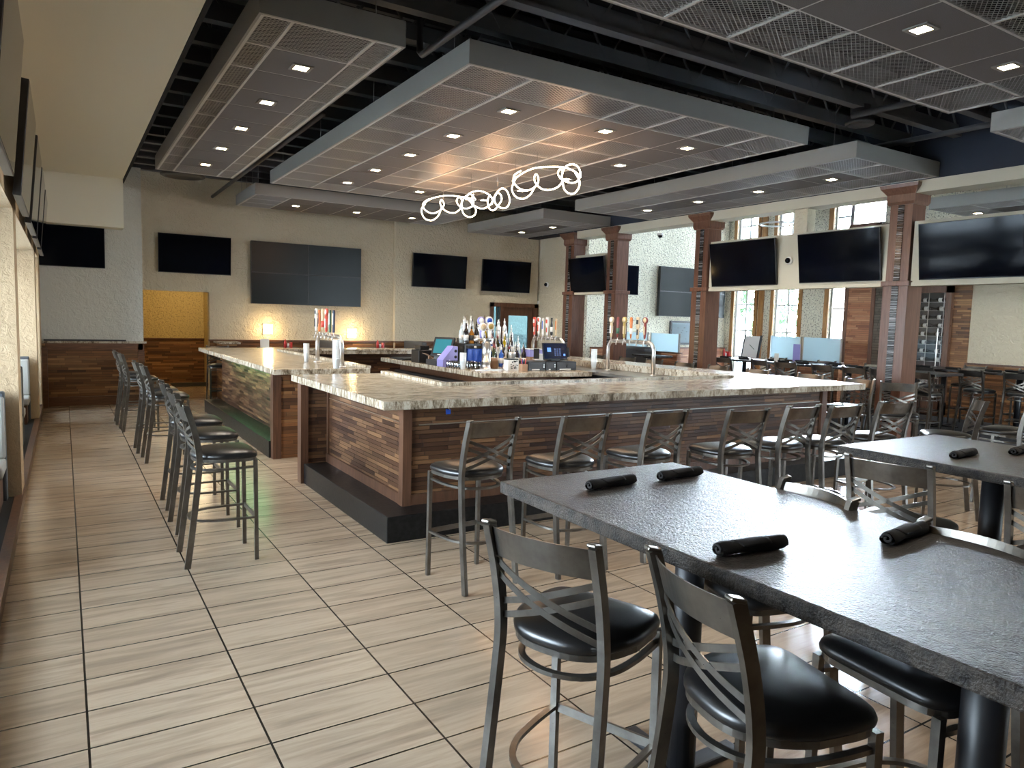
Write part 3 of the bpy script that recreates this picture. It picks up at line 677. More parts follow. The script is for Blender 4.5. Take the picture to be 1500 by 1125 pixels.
L=bpy.data.lights.new('green_strip_light','AREA'); L.shape='RECTANGLE'; L.size=.04; L.size_y=3.4; L.energy=4; L.color=(.12,1,.35)
lo=bpy.data.objects.new('green_strip_light',L); C.objects.link(lo); lo.location=(2.12,10.3,.995); lo.rotation_euler=(0,math.radians(-55),0)
# speed ledge inside left gap, tap ledge on the right arm
lg=thing('drink_ledge','stainless drink ledge along the inner right arm of the bar','counter',(0,0,0))
MB().box(6.42,7.08,6.35,12.6,.955,1.0,None,.006).build('ledge_top',M['steel'],lg); MB().box(6.5,7.08,6.45,12.5,0,.955).build('cooler_body',M['black_plastic'],lg)
for k in range(5): MB().box(6.47,6.5,6.6+k*1.15,7.6+k*1.15,.12,.88).build('cooler_door',M['gray_plastic'],lg)
us=thing('under_bar_sink','low stainless work shelf behind the bar end gap','shelf',(0,0,0))
MB().box(3.25,3.75,8.9,12.5,.80,.84,None,.004).build('shelf_top',M['steel'],us); MB().box(3.3,3.7,9.0,12.4,0,.8).build('shelf_body',M['black_plastic'],us)
# island
isl=thing('bar_island','granite-topped back bar island with black coolers beneath','bar island',(0,0,0))
b=MB(); slab(b,[(4.66,8.22),(6.40,8.10),(6.40,11.8),(4.66,11.8)],.935,1.0)
top=b.build('countertop',M['granite'],isl); bv=top.modifiers.new('round','BEVEL'); bv.width=.006; bv.segments=2; bv.limit_method='ANGLE'
MB().box(4.98,6.25,8.42,11.7,0,.935).build('plank_base',M['trim_wood_x'],isl)
MB().box(4.84,4.98,8.5,11.6,.70,.80).build('cooler_rail',M['gray_plastic'],isl); MB().box(4.86,4.98,8.55,11.6,.05,.70).build('cooler_front',M['black_plastic'],isl)
q=MB()
for yy in (8.85,): q.box(4.835,4.842,yy,yy+.02,.74,.76)
q.build('blue_indicator',M['blue_icon'],isl)
MB().box(4.835,4.842,8.62,8.64,.74,.76).build('red_indicator',M['red_plastic'],isl)

# ------------------------------------------------------------------ stools
def make_stool(label):
    t=thing('bar_stool',label,'bar stool',(0,0,0),0,'gunmetal bar stools')
    G=M['gun']
    def post(s):
        path=cr([(s*.200,-.245,0),(s*.197,-.205,.30),(s*.19,-.168,.62),(s*.187,-.163,.76),(s*.186,-.19,.92),(s*.186,-.238,1.085)],4)
        b=MB().sweep(path,[(-.012,-.019),(.012,-.019),(.012,.019),(-.012,.019)],(0,1,0),False,True,False)
        return b
    for s in (-1,1):
        o=post(s).build('back_post',G,t)
        MB().box(-.015,.015,-.022,.022,-.004,.008,T(s*.186,-.240,1.085)@Matrix.Rotation(math.radians(-14),4,'X'),.004).build('post_cap',G,o)
    def arc(z0,z1,lean=True,n=12):
        pts=[]
        for k in range(n+1):
            u=-1+2*k/n; z=z0+(z1-z0)*k/n
            yb=-.163-(max(z-.76,0)/.325)**1.5*.075
            pts.append((u*.182,yb-.042*(1-u*u),z))
        return pts
    # top rail
    b=MB(); n=14; vs=[]
    for zt in (.975,1.072):
        for k in range(n+1):
            u=-1+2*k/n; yb=-.163-(max(zt-.76,0)/.325)**1.5*.075; y=yb-.045*(1-u*u)
            vs.append((u*.184,y,zt+.006*(1-u*u)));
    vs2=[(x,y+.005,z) for x,y,z in vs]; m=n+1
    fs=[]
    for k in range(n): fs+= [(k,k+1,m+k+1,m+k),(2*m+k,3*m+k,3*m+k+1,2*m+k+1),(m+k,m+k+1,3*m+k+1,3*m+k),(k,2*m+k,2*m+k+1,k+1)]
    fs+=[(0,m,3*m,2*m),(n,2*m+n,3*m+n,m+n)]
    b.add(vs+vs2,fs,False); b.build('top_rail',G,t)
    for (za,zb) in ((.962,.815),(.914,.768)):
        MB().sweep(arc(za,zb),[(-.0022,-.010),(.0022,-.010),(.0022,.010),(-.0022,.010)],(0,0,1),False,True,False).build('back_slat',G,t)
        MB().sweep([(-x,y+.004,z) for x,y,z in arc(za,zb)],[(-.0022,-.010),(.0022,-.010),(.0022,.010),(-.0022,.010)],(0,0,1),False,True,False).build('back_slat',G,t)
    for s in (-1,1):
        MB().bar([(s*.198,.200,0),(s*.195,.195,.705)],.025,.025,(0,1,0)).build('front_leg',G,t)
    # seat outline: wide rounded front, narrower rounded back
    def outline(k,n=36):
        pts=[]
        for i in range(n):
            a=2*PI*i/n; c,s=math.cos(a),math.sin(a); e=.34 if s>0 else .70
            x=.218*math.copysign(abs(c)**e,c); y=(.215 if s>0 else .195)*math.copysign(abs(s)**e,s)
            if y<0: x*=1-.22*(-y/.195)
            pts.append((x*k,y*k+.005))
        return pts
    b=MB(); n=36; rings=[(.955,.716),(1.0,.724),(1.008,.736),(.985,.750),(.90,.762),(.66,.774),(.32,.779)]
    vs=[];fs=[]
    for k,z in rings:
        for x,y in outline(k): vs.append((x,y,z-.010*(abs(x)>.15)*0))
    for i in range(len(rings)-1):
        for q in range(n): r=(q+1)%n; fs.append((i*n+q,i*n+r,(i+1)*n+r,(i+1)*n+q))
    vs.append((0,.0,.780)); c=len(vs)-1
    for q in range(n): fs.append(((len(rings)-1)*n+q,(len(rings)-1)*n+(q+1)%n,c))
    fs.append(tuple(range(n))[::-1])
    b.add(vs,fs,True); b.build('seat',M['vinyl'],t)
    b=MB(); o1=outline(.97); o2=outline(.90); vs=[(x,y,.698) for x,y in o1]+[(x,y,.718) for x,y in o1]+[(x,y,.718) for x,y in o2]+[(x,y,.698) for x,y in o2]; fs=[]
    for q in range(n):
        r=(q+1)%n
        for a_,b_ in ((0,1),(1,2),(2,3),(3,0)): fs.append((a_*n+q,a_*n+r,b_*n+r,b_*n+q))
    b.add(vs,fs,False); b.build('seat_frame',G,t)
    hp=cr([(.190,.185,.655),(.186,.06,.648),(.165,-.06,.645),(.105,-.148,.643),(0,-.180,.642),(-.105,-.148,.643),(-.165,-.06,.645),(-.186,.06,.648),(-.190,.185,.655)],4)
    MB().bar(hp,.022,.014,(0,0,1)).build('brace_hoop',G,t)
    fp=cr([(.196,.19,.30),(.193,.05,.30),(.175,-.08,.30),(.11,-.175,.30),(0,-.205,.30),(-.11,-.175,.30),(-.175,-.08,.30),(-.193,.05,.30),(-.196,.19,.30)],4)
    MB().bar(fp,.022,.014,(0,0,1)).build('foot_rail',G,t)
    MB().bar([(-.197,.198,.30),(.197,.198,.30)],.010,.032,(0,0,1)).build('front_rail',G,t)
    return t
stool0=None
def stool(x,y,face,label,z=0,group=None):
    """face: compass angle in degrees of the sitting direction, 0 = +x, 90 = +y"""
    global stool0
    rz=math.radians(face-90)
    if stool0 is None:
        stool0=make_stool(label); s=stool0; s.location=(x,y,z); s.rotation_euler=(0,0,rz)
    else: s=dup(stool0,(x,y,z),rz,label)
    if group: s['group']=group
    return s
g='bar stools along the bar front'
fr=[(2.24,4.06,96),(2.95,4.01,90),(3.67,4.00,93),(4.40,3.86,84),(5.02,3.86,90),(5.48,3.78,88)]
nm=['standing alone by the bar corner post','second along the bar front from the corner post','third along the bar front from the corner post','fourth along the bar front, behind the stone table','fifth along the bar front from the corner post','sixth along the bar front from the corner post']
for (x,y,a),l in zip(fr,nm): stool(x,y,a,'gunmetal bar stool with glossy black seat, '+l,0,g)
stool(6.22,3.76,78,'bar stool with slanted cross-slat back just beyond the bar front corner',0,g)
stool(7.02,3.50,128,'bar stool turned aside, pale lit back, past the end of the bar front',0,g)
stool(7.98,3.42,95,'partly visible bar stool beyond the second stone table',0,g)
g='bar stools on the aisle side'
for (y,x,a,l) in [(5.27,.905,0,'closest to the bar gap'),(6.11,.945,1,'second in the row beside the bar gap'),(6.88,.965,0,'third in the row beside the bar gap'),(9.08,.99,1,'fourth in the row, facing the rear bar section'),(9.75,.96,0,'fifth in the row, facing the rear bar section'),(11.5,.91,2,'sixth in the row, facing the rear bar section'),(12.25,.88,0,'last in the row, before the grey wall')]:
    stool(x,y,a,'aisle bar stool, '+l,0,g)
stool(2.41,13.95,270,'solitary bar stool tucked at the far corner of the rear bar',0,'bar stools on the aisle side')
g='bar stools on the column side of the bar'
for y,x,l in [(5.38,8.32,'first past the bar corner'),(6.14,8.40,'second past the bar corner'),(7.05,8.44,'third past the bar corner'),(7.85,8.48,'fourth, in front of a column'),(8.60,8.50,'fifth past the bar corner'),(9.35,8.52,'sixth past the bar corner'),(10.05,8.52,'seventh past the bar corner'),(10.9,8.5,'last before the far columns')]:
    stool(x,y,183,'bar stool on the column side of the bar, '+l,0,g)
stool(8.28,4.72,212,'bar stool with amber-lit crossed back standing off the bar corner before the column',0,g)

# ------------------------------------------------------------------ stone tables
def ped(b,x,y,h): pass
def stone_table(label,x0,x1,y0,y1,z,th,mat,peds,cat='table',group=None):
    t=thing('dining_table',label,cat,(0,0,0),0,group)
    b=MB().box(x0,x1,y0,y1,z-th,z,None,.006).build('table_top',mat,t)
    for (px,py) in peds:
        b=MB().tube([(px,py,.02),(px,py,z-th)],.045 if th<.05 else .054,14).build('pedestal',M['black_metal'],t)
        MB().box(px-.30,px+.30,py-.04,py+.04,0.0,.025,None,.008).box(px-.04,px+.04,py-.30,py+.30,0,.0255,None,.008).build('pedestal_base',M['black_metal'],b)
        MB().box(px-.22,px+.22,py-.03,py+.03,z-th-.02,z-th).box(px-.03,px+.03,py-.22,py+.22,z-th-.02,z-th).build('pedestal_spider',M['black_metal'],b)
    return t
ZT=1.052
stone_table('large dark leathered-stone high table set with four napkin rolls',1.495,2.455,.02,2.47,ZT,.05,M['table_stone'],[(1.965,1.86),(1.965,.84)],group='stone high tables')
stone_table('second dark stone high table beyond the long one',3.70,4.72,.0,2.44,ZT,.05,M['table_stone'],[(4.05,1.78),(4.2,.6)],group='stone high tables')
def napkin(label,x,y,ang,z,L=.25,r=.021,group='rolled napkins on the tables',proto=[None]):
    rz=math.radians(ang)
    if proto[0] is None:
        t=thing('napkin_roll',label,'napkin',(x,y,z),rz,group)
        b=MB(); n=18; vs=[];fs=[]; seg=14
        for i in range(n+1):
            u=-.5+i/n; k=1.0+.10*math.sin(u*7)+(.10 if u<-.25 else 0)
            if i in (0,n): k*=.86
            for q in range(seg):
                a=2*PI*q/seg; rr=.021*k*(1+.10*math.sin(3*a+u*6)); vs.append((u*.25,rr*math.cos(a)*1.15,.019+max(rr*math.sin(a)*.9,-.019)))
        for i in range(n):
            for q in range(seg): fs.append((i*seg+q,i*seg+(q+1)%seg,(i+1)*seg+(q+1)%seg,(i+1)*seg+q))
        b.add(vs,fs,True)
        # coiled open ends
        for e in (-1,1):
            sp=[(e*.125,(.018-.0013*k)*math.cos(k*.7),.0195+(.016-.0012*k)*math.sin(k*.7)) for k in range(12)]
            b.sweep(sp,[(-.004,-.0025),(.004,-.0025),(.004,.0025),(-.004,.0025)],(1,0,0),False,True,True)
        b.build('rolled_cloth',M['napkin'],t)
        b=MB(); vs=[];fs=[]; na=12; nu=10
        for i in range(nu+1):
            for q in range(na+1):
                a=math.radians(10+q*150/na); u=-.30+i*.42/nu+.10*q/na; rr=.0228*(1+.10*math.sin(3*a+u*6))*(1.0+.10*math.sin(u*7))
                vs.append((u*.25,rr*math.cos(a)*1.15,.0195+rr*math.sin(a)*.9))
        for i in range(nu):
            for q in range(na): fs.append((i*(na+1)+q,i*(na+1)+q+1,(i+1)*(na+1)+q+1,(i+1)*(na+1)+q))
        b.add(vs,fs,True); o=b.build('folded_flap',M['napkin'],t); sm=o.modifiers.new('thick','SOLIDIFY'); sm.thickness=.0018
        proto[0]=t; return t
    return dup(proto[0],(x,y,z),rz,label,group)
for x,y,a,l in [(1.85,2.19,6,'black rolled napkin on the long stone table, at the corner by the bar'),(2.235,2.195,4,'black rolled napkin on the long stone table, at the end away from the aisle'),(1.69,1.365,-7,'black rolled napkin in front of the chair on the table edge'),(2.245,1.225,6,'black rolled napkin across the table with a sharp dark reflection')]:
    napkin(l,x,y,a,ZT)
napkin('black rolled napkin in the middle of the second stone table',4.02,1.92,5,ZT); napkin('black rolled napkin nearer the edge, second on the other stone table',4.46,1.84,7,ZT)
g='chairs round the stone tables'
stool(1.39,1.79,22,'high chair turned slightly at the long stone table, bronze highlight on its seat',0,g)
stool(1.56,1.20,-13,'high chair pushed against the long stone table edge, crossed slats over its seat',0,g)
stool(2.24,1.76,166,'high chair tucked under the far edge of the long stone table',0,g)
stool(2.13,1.09,173,'high chair under the long stone table, only its rail showing past the roll',0,g)
stool(3.56,1.97,11,'high chair facing the second stone table, its crossed back to the long one',0,g)
stool(3.60,1.26,8,'high chair beside the second stone table pedestal, only partly in view',0,g)

ht=thing('hang_tag','small blue tag hanging under the granite edge near the bar corner','tag',(2.62,5.16,.985),0)
MB().tube([(0,0,.02),(0,0,0),(.012,-.004,-.012)],.003,6).build('tag_hook',M['steel'],ht); MB().box(-.022,.022,-.004,.004,-.05,-.008,None,.003).build('tag_body',M['blue_card'],ht)
# ------------------------------------------------------------------ screens
def tv(label,cx,cy,cz,w,h,rz,tilt=0,mat='tv_glass',group='wall screens',depth=.045,gap=.06):
    """screen faces local -y; origin at its centre"""
    t=thing('flat_screen_tv',label,'TV',(cx,cy,cz),0,group); t.rotation_euler=(tilt,0,rz); t.rotation_mode='XYZ'
    MB().box(-w/2,w/2,0,depth,-h/2,h/2,None,.004).build('housing',M['tv_case'],t)
    MB().box(-w/2+.010,w/2-.010,-.002,.003,-h/2+.014,h/2-.010).build('screen',M[mat],t)
    MB().box(-.2,.2,depth,depth+gap,-.15,.15).build('wall_bracket',M['bracket'],t)
    return t
XA=-.20
for k,(y,l) in enumerate([(4.68,'tilted wall screen closest to the camera above the booths'),(7.0,'second tilted screen above the booths, over the first pier'),(8.95,'third tilted screen above the booths'),(10.75,'fourth tilted screen above the booths'),(12.6,'last tilted screen above the booths, before the grey wall')]):
    t=tv(l,XA,y,2.90,1.44,.82,PI/2,0,'tv_glass','tilted screens over the booths',.05,.06); t.rotation_euler=(math.radians(5),0,PI/2)
tv('black screen on the grey wall over the stone ledge',.04,14.74,2.77,1.22,.70,0,.07)
tv('lone black screen over the corridor opening',2.24,YB-.10,2.825,1.33,.75,0,.07)
for i in range(2):
    for j in range(2):
        tv(['lower','upper'][j]+' video wall panel '+['toward the corridor','toward the back door'][i]+', matte black',3.29+.585+i*1.17,YB-.13,1.905+.32+j*.64,1.17,.64,0,0,'tv_soft','video wall panels',.09,.03)
tv('black screen on the back wall with a tan reflected stripe',7.53,YB-.22,2.80,1.40,.77,0,.07)
tv('black screen above the brown back door',9.36,YB-.22,2.78,1.40,.77,0,.07)
def xtv(label,y0,y1,z0,z1,x=9.97):
    return tv(label,x,(y0+y1)/2,(z0+z1)/2,y1-y0,z1-z0,-PI/2,.15,'tv_glass','screens between the columns',.045,.05)
xtv('black screen hung between the two far columns',12.31,13.6,2.37,3.15)
xtv('twin bay screen beside the open bay column',7.90,9.31,2.40,3.17)
xtv('twin bay screen beside the large column',6.11,7.47,2.41,3.18)
xtv('large black screen past the nearest column, mirroring bar lights',4.18,5.56,2.40,3.16)
for i in range(2):
    for j in range(2):
        tv(['lower','upper'][j]+' grey-lit video wall panel in the dining room '+['toward the small screen','by the column'][i],12.5+.58+i*1.16,YS-.13,1.91+.305+j*.61,1.16,.61,0,0,'tv_soft','dining video wall panels',.09,.03)
tv('small dark screen on the speckled dining wall',11.2,YS-.10,2.74,1.24,.70,0)
def cam_dome(label,loc,d):
    t=thing('security_camera',label,'camera',loc,0,'dome cameras'); t.rotation_euler=d
    MB().lathe([(.062,0),(.062,.03),(.05,.045)],20).build('camera_base',M['white_plastic'],t)
    MB().lathe([(.046,.045),(.042,.07),(.025,.09),(0,.096)],18).build('dome',M['tv_glass'],t)
cam_dome('white dome camera between the twin bay screens',(10.055,7.69,2.79),(0,-PI/2,0))
cam_dome('white dome camera on the wall beside the back door',(10.395,15.1,2.62),(0,-PI/2,0))
cam_dome('small dome camera under the cream beam near the far columns',(10.16,10.85,3.515),(PI,0,0))
tag(MB().box(10.355,10.42,YB-.15,YB-.122,2.13,2.22,None,.006).build('thermostat',M['white_plastic']),'small white sensor box above the back door corner','thermostat')
tag(MB().box(XR-.03,XR,12.2,12.28,2.05,2.16,None,.006).build('wall_switch',M['white_plastic']),'small white wall box between the tall windows','switch')
def sconce(label,x,y,z):
    t=thing('wall_sconce',label,'lamp',(x,y,z),0,'glowing wall sconces')
    MB().box(-.09,.09,-.02,0,-.11,.11).build('sconce_plate',M['bracket'],t)
    MB().box(-.085,.085,-.10,-.02,-.10,-.012).box(-.085,.085,-.10,-.02,.0,.10).build('lamp_shade',M['sconce_glow'],t)
    MB().box(-.095,.095,-.104,-.02,-.012,0).build('shade_band',M['bracket'],t)
    L=bpy.data.lights.new('sconce_light','POINT'); L.energy=9; L.color=(1,.66,.30); L.shadow_soft_size=.06
    lo=bpy.data.objects.new('sconce_light',L); C.objects.link(lo); lo.location=(x,y-.17,z)
sconce('glowing wall sconce under the video wall, by the red caddy',3.63,YB-.001,1.38)
sconce('glowing wall sconce under the video wall, behind the tap handles',5.45,YB-.001,1.32)
L=bpy.data.lights.new('corridor_light','POINT'); L.energy=26; L.color=(1,.78,.46); L.shadow_soft_size=.15
lo=bpy.data.objects.new('corridor_light',L); C.objects.link(lo); lo.location=(2.55,17.3,2.4)
tag(MB().box(2.1,3.0,17.75,18.6,0,.012).build('floor_mat',M['rubber']),'black mat on the corridor floor','mat')
# booth ledge box on wainscot
tag(MB().box(-.3,.95,14.735,14.79,1.137,1.165).build('ledge_rail',M['gray_plastic']),'slim grey rail lying on the stone ledge','rail')

# ------------------------------------------------------------------ booths along the windows
def bench(y,face,label,x0=-1.65,x1=-.42,zt=1.02):
    t=thing('booth_bench',label,'bench',(0,y,.125),0 ,'window booth benches'); s=face
    MB().box(x0,x1,min(0,s*.10),max(0,s*.10),0,zt-.125,None,.015).build('backrest',M['vinyl_gray'],t)
    MB().box(x0,x1,min(s*.10,s*.55),max(s*.10,s*.55),.26,.36,None,.02).build('seat',M['vinyl_pale'],t)
    MB().box(x0,x1-.03,min(s*.0,s*.5),max(s*.0,s*.5),0,.26).build('bench_base',M['trim_wood'],t)
    MB().box(x0,x1,min(s*.10,s*.17),max(s*.10,s*.17),.36,zt-.16,None,.02).build('back_cushion',M['vinyl_pale'],t)
bench(7.14,-1,'slate vinyl booth bench against the first pier')
bench(5.2,1,'slate vinyl booth bench nearest the camera by the window')
bench(7.70,1,'slate vinyl booth bench behind the first pier')
bench(9.9,-1,'slate booth bench in the middle window bay')
bench(10.02,1,'slate booth bench backing onto the middle one')
bench(12.14,-1,'slate vinyl booth bench against the second pier')
for y,l in [(6.2,'booth table in the first window bay'),(8.85,'booth table in the second window bay'),(11.1,'booth table before the second pier')]:
    t=thing('booth_table',l,'table',(-1.05,y,.125),0,'booth tables')
    MB().box(-.6,.58,-.36,.36,.62,.66,None,.006).build('table_top',M['steel'],t); MB().tube([(0,0,.0),(0,0,.62)],.045,10).build('pedestal',M['black_metal'],t)
# booths behind the bar along the back wall
def rbooth(x,label,y0=14.4,y1=15.4,zt=1.17):
    t=thing('booth_bench',label,'bench',(x,0,0),0,'rear wall booths')
    MB().box(-.06,.06,y0,y1,0,zt,None,.02).build('backrest',M['vinyl_gray'],t)
    MB().box(-.5,-.06,y0,y1,.3,.46,None,.02).box(.06,.5,y0,y1,.3,.46,None,.02).build('seat',M['vinyl_gray'],t)
rbooth(4.72,'charcoal booth back under the video wall'); rbooth(6.7,'charcoal booth back beside the stepped wall')
for x,l in [(3.75,'high table under the first sconce'),(5.7,'high table under the second sconce')]:
    stone_table('dark '+l+' behind the rear bar',x-.38,x+.38,14.35,15.4,1.02,.04,M['table_dark'],[(x,14.9)],group='rear wall tables')
# condiment caddies, menu cards on rear tables
def caddy(label,x,y,z):
    t=thing('condiment_caddy',label,'caddy',(x,y,z),0,'condiment caddies')
    MB().box(-.09,.09,-.06,.06,0,.02).bar([(-.08,0,.02),(-.08,0,.16)],.006,.006).bar([(.08,0,.02),(.08,0,.16)],.006,.006).build('caddy_tray',M['black_metal'],t)
    MB().lathe([(.028,.02),(.03,.12),(.014,.16),(.008,.19)],12,T(-.045,0,0)).build('ketchup_bottle',M['red_plastic'],t)
    MB().lathe([(.026,.02),(.026,.09),(.02,.10),(0,.105)],12,T(.02,.02,0)).build('shaker',M['white_plastic'],t)
    MB().box(.05,.085,-.05,.05,.02,.13).build('sauce_carton',M['red_plastic'],t)
caddy('red condiment caddy under the first sconce',3.78,14.55,1.02); caddy('red and white condiment caddy under the second sconce',5.72,14.55,1.02)
def card(label,x,y,z,w,h,rz,mat='paper'):
    t=thing('table_card',label,'menu card',(x,y,z),rz,'standing table cards')
    MB().box(-w/2,w/2,-.003,.003,.004,h).build('card_sheet',M[mat],t)
    MB().box(-w/2,w/2,-.03,.03,0,.006).build('card_foot',M['paper'],t)
card('small pale table card beside the red caddy',3.35,14.6,1.02,.17,.19,0)

# ------------------------------------------------------------------ beer taps
def tap_tower(label,x,y0,y1,z,zt,handles,side=-1,group='arched draft towers'):
    t=thing('draft_tower',label,'beer tap',(x,(y0+y1)/2,z),0,group)
    h=zt-z; hy=(y1-y0)/2; r=.028
    p=[(0,-hy,0),(0,-hy,h-.13)]+[(0,-hy+.12*(1-math.cos(a)),h-.12+.12*math.sin(a)) for a in [math.radians(q) for q in (15,35,55,75,90)]]
    p+= [(0,-y,zz) for (x_,y,zz) in p[::-1]]
    b=MB().tube(p,r,12); b.lathe([(.05,0),(.05,.012),(.03,.016)],16,T(0,-hy,0)); b.lathe([(.05,0),(.05,.012),(.03,.016)],16,T(0,hy,0)); b.build('arch_tube',M['chrome'],t)
    n=len(handles)
    for k,(kind,ma,mb_) in enumerate(handles):
        yy=hy-.13-(2*hy-.26)*k/(n-1)
        MB().tube([(side*.02,yy,h),(side*.075,yy,h+.005),(side*.085,yy,h-.05)],.010,8).tube([(side*.06,yy,h),(side*.06,yy,h+.055)],.008,8).build('faucet',M['chrome'],t)
        X=T(side*.06,yy,h+.05)
        b=MB()
        if kind=='paddle': b.box(-.012,.012,-.02,.02,0,.26,X,.006); b.box(-.016,.016,-.030,.030,.15,.30,X,.008)
        elif kind=='round': b.lathe([(.010,0),(.017,.03),(.021,.20),(.012,.215)],12,X); b.lathe([(.0,-.012),(.045,-.012),(.045,.012),(0,.012)],18,T(side*.06,yy,h+.305)@Matrix.Rotation(PI/2,4,'Y'))
        elif kind=='taper': b.lathe([(.008,0),(.014,.05),(.024,.25),(.020,.29),(.006,.30)],12,X)
        elif kind=='bottle': b.lathe([(.012,0),(.022,.02),(.022,.17),(.012,.22),(.012,.27),(.016,.275),(.016,.29)],12,X)
        else: b.box(-.012,.012,-.017,.017,0,.28,X,.005)
        o=b.build('tap_handle',M[ma],t)
        c=MB()
        if kind=='round': c.lathe([(0,-.0135),(.032,-.0135),(.032,.0135),(0,.0135)],18,T(side*.06,yy,h+.305)@Matrix.Rotation(PI/2,4,'Y')); c.box(-.0225,.0225,-.012,.012,.06,.17,X)
        elif kind=='paddle': c.box(-.018,.018,-.022,.022,.20,.26,X); c.box(-.0135,.0135,-.014,.014,.05,.13,X)
        elif kind in('taper','bottle'): c.lathe([(.0235,.06),(.0255,.14)],12,X)
        else: c.box(-.0135,.0135,-.012,.012,.10,.24,X)
        c.build('handle_badge',M[mb_],o)
    return t
# y order: first handle is the farthest from the camera (picture's left)
tap_tower('arched chrome draft tower on the rear bar counter with six handles',2.91,8.66,9.66,ZC,1.44,[('round','tap_white','tap_black'),('bar','tap_orange','tap_maroon'),('taper','tap_tan','tap_red'),('round','tap_red','tap_white'),('bar','tap_green','tap_white'),('bar','tap_navy','tap_white')])
tap_tower('arched draft tower on the ledge with gold, orange and maroon handles',6.86,7.35,8.33,1.0,1.445,[('round','tap_tan','tap_white'),('taper','tap_maroon','tap_green'),('round','tap_gold','tap_tan'),('taper','tap_orange','tap_white'),('paddle','tap_tan','tap_black'),('round','tap_maroon','tap_tan')])
tap_tower('arched draft tower behind the payment screen with red and white handles',6.90,9.52,10.42,1.0,1.42,[('paddle','tap_red','tap_white'),('round','tap_white','tap_red'),('bar','tap_white','tap_blue'),('paddle','tap_white','tap_red'),('bottle','tap_black','tap_white'),('bar','tap_tan','tap_orange')])
# column tower on island
t=thing('draft_column',"single stainless draft column on the island with round badge handles",'beer tap',(5.07,8.84,1.0))
MB().lathe([(.09,0),(.09,.012),(.062,.016),(.062,.10),(.066,.10),(.066,.112),(.062,.112),(.062,.36),(.067,.365),(.067,.38),(.045,.40),(0,.405)],24).build('column_body',M['chrome'],t)
MB().tube([(-.21,-.02,.42),(.10,-.02,.42)],.022,10).tube([(0,0,.38),(0,-.01,.42)],.03,10).build('cross_tube',M['chrome'],t)
for dx,dy,dz,m1,m2 in [(-.09,-.05,.0,'tap_white','tap_tan'),(.03,-.05,.01,'tap_white','tap_gold'),(-.06,.06,.085,'lilac','tap_white'),(.07,.06,.09,'tap_white','blue_card')]:
    o=MB().lathe([(.010,0),(.018,.04),(.020,.08+dz),(.012,.11+dz)],12,T(dx,dy,.44)).lathe([(0,-.015),(.058,-.015),(.058,.015),(0,.015)],22,T(dx,dy,.60+dz)@Matrix.Rotation(PI/2,4,'X')).build('tap_handle',M[m1],t)
    MB().lathe([(0,-.017),(.040,-.017),(.040,.017),(0,.017)],22,T(dx,dy,.60+dz)@Matrix.Rotation(PI/2,4,'X')).build('handle_badge',M[m2],o)
    MB().tube([(dx,dy,.42),(dx,dy*2,.42),(dx,dy*2.2,.36)],.011,8).build('faucet',M['chrome'],t)
tag(MB().box(4.80,5.30,8.66,8.80,1.0,1.012,None,.003).build('drip_tray',M['steel']),'flat drip tray in front of the draft column','tray')

# ------------------------------------------------------------------ island clutter
def pos_left():
    t=thing('payment_terminal','angled touch terminal with teal screen on the island edge','terminal',(4.84,9.82,1.0),math.radians(-52),'payment terminals')
    Mx=T(0,0,.13)@Matrix.Rotation(math.radians(-28),4,'X')
    MB().box(-.17,.17,-.02,.03,0,.32,Mx,.008).build('display_case',M['black_plastic'],t)
    MB().box(-.135,.135,-.023,-.018,.045,.28,Mx).build('display',M['teal_screen'],t)
    MB().box(-.12,.12,0,.16,0,.14,None,.01).build('terminal_stand',M['black_plastic'],t)
    MB().box(-.05,.05,-.024,-.019,.012,.024,Mx).build('base_plate',M['white_plastic'],t)
    return t
pos_left()
pp=[(0,0),(.24,0),(.24,.30),(.17,.30),(.0,.10)]
b=MB(); vs=[(x,0,z) for x,z in pp]+[(x,.20,z) for x,z in pp]; n=5
b.add(vs,[tuple(range(n)),tuple(range(n,2*n))[::-1]]+[(i,n+i,n+(i+1)%n,(i+1)%n) for i in range(n)])
hb=thing('terminal_housing','slanted side housing with lilac light painted in and three dark holes','housing',(4.68,9.42,1.0),0)
b.build('housing_body',M['lilac'],hb)
for k in range(3): MB().lathe([(0,-.004),(.022,-.004),(.022,.004),(0,.004)],14,T(.205,-.001,.06+.085*k)@Matrix.Rotation(PI/2,4,'X')).build('round_hole',M['black_plastic'],hb)
tag(MB().box(5.16,5.46,9.56,9.86,1.0,1.26,None,.01).build('drink_carton',M['blue_card']),'deep blue carton behind the lilac housing','carton')
tag(MB().box(5.10,5.52,9.53,9.90,1.30,1.335,None,.006).box(5.10,5.13,9.55,9.88,1.0,1.30).box(5.49,5.52,9.55,9.88,1.0,1.30).build('bottle_stand',M['black_plastic']),'black raised stand carrying spirit bottles over the blue carton','stand')
tag(MB().box(4.70,4.93,10.30,10.60,1.0,1.20,None,.01).box(4.74,4.90,10.35,10.55,1.2,1.27,None,.01).build('receipt_printer',M['black_plastic']),'black receipt printer beyond the teal terminal','printer')
tag(MB().box(4.72,5.1,11.0,11.55,1.0,1.015).box(4.74,5.06,10.95,11.45,1.015,1.03).build('bar_mat',M['rubber']),'black rubber bar mats at the far corner of the island','mat')
tag(MB().box(4.67,4.78,9.64,9.98,1.0,1.085,None,.008).build('organizer_box',M['gray_plastic']),'low dark organizer below the lilac housing','box')
tag(MB().box(-.10,.10,-.07,.07,0,.004,T(4.79,10.12,1.12)@Matrix.Rotation(math.radians(25),4,'Y')).box(-.02,.02,-.02,.02,-.11,0,T(4.80,10.12,1.12)).build('receipt_tray',M['brown_box']),'tan receipt pad beside the teal terminal','receipt')
g_='rocks glasses on the island edge'
gp=None
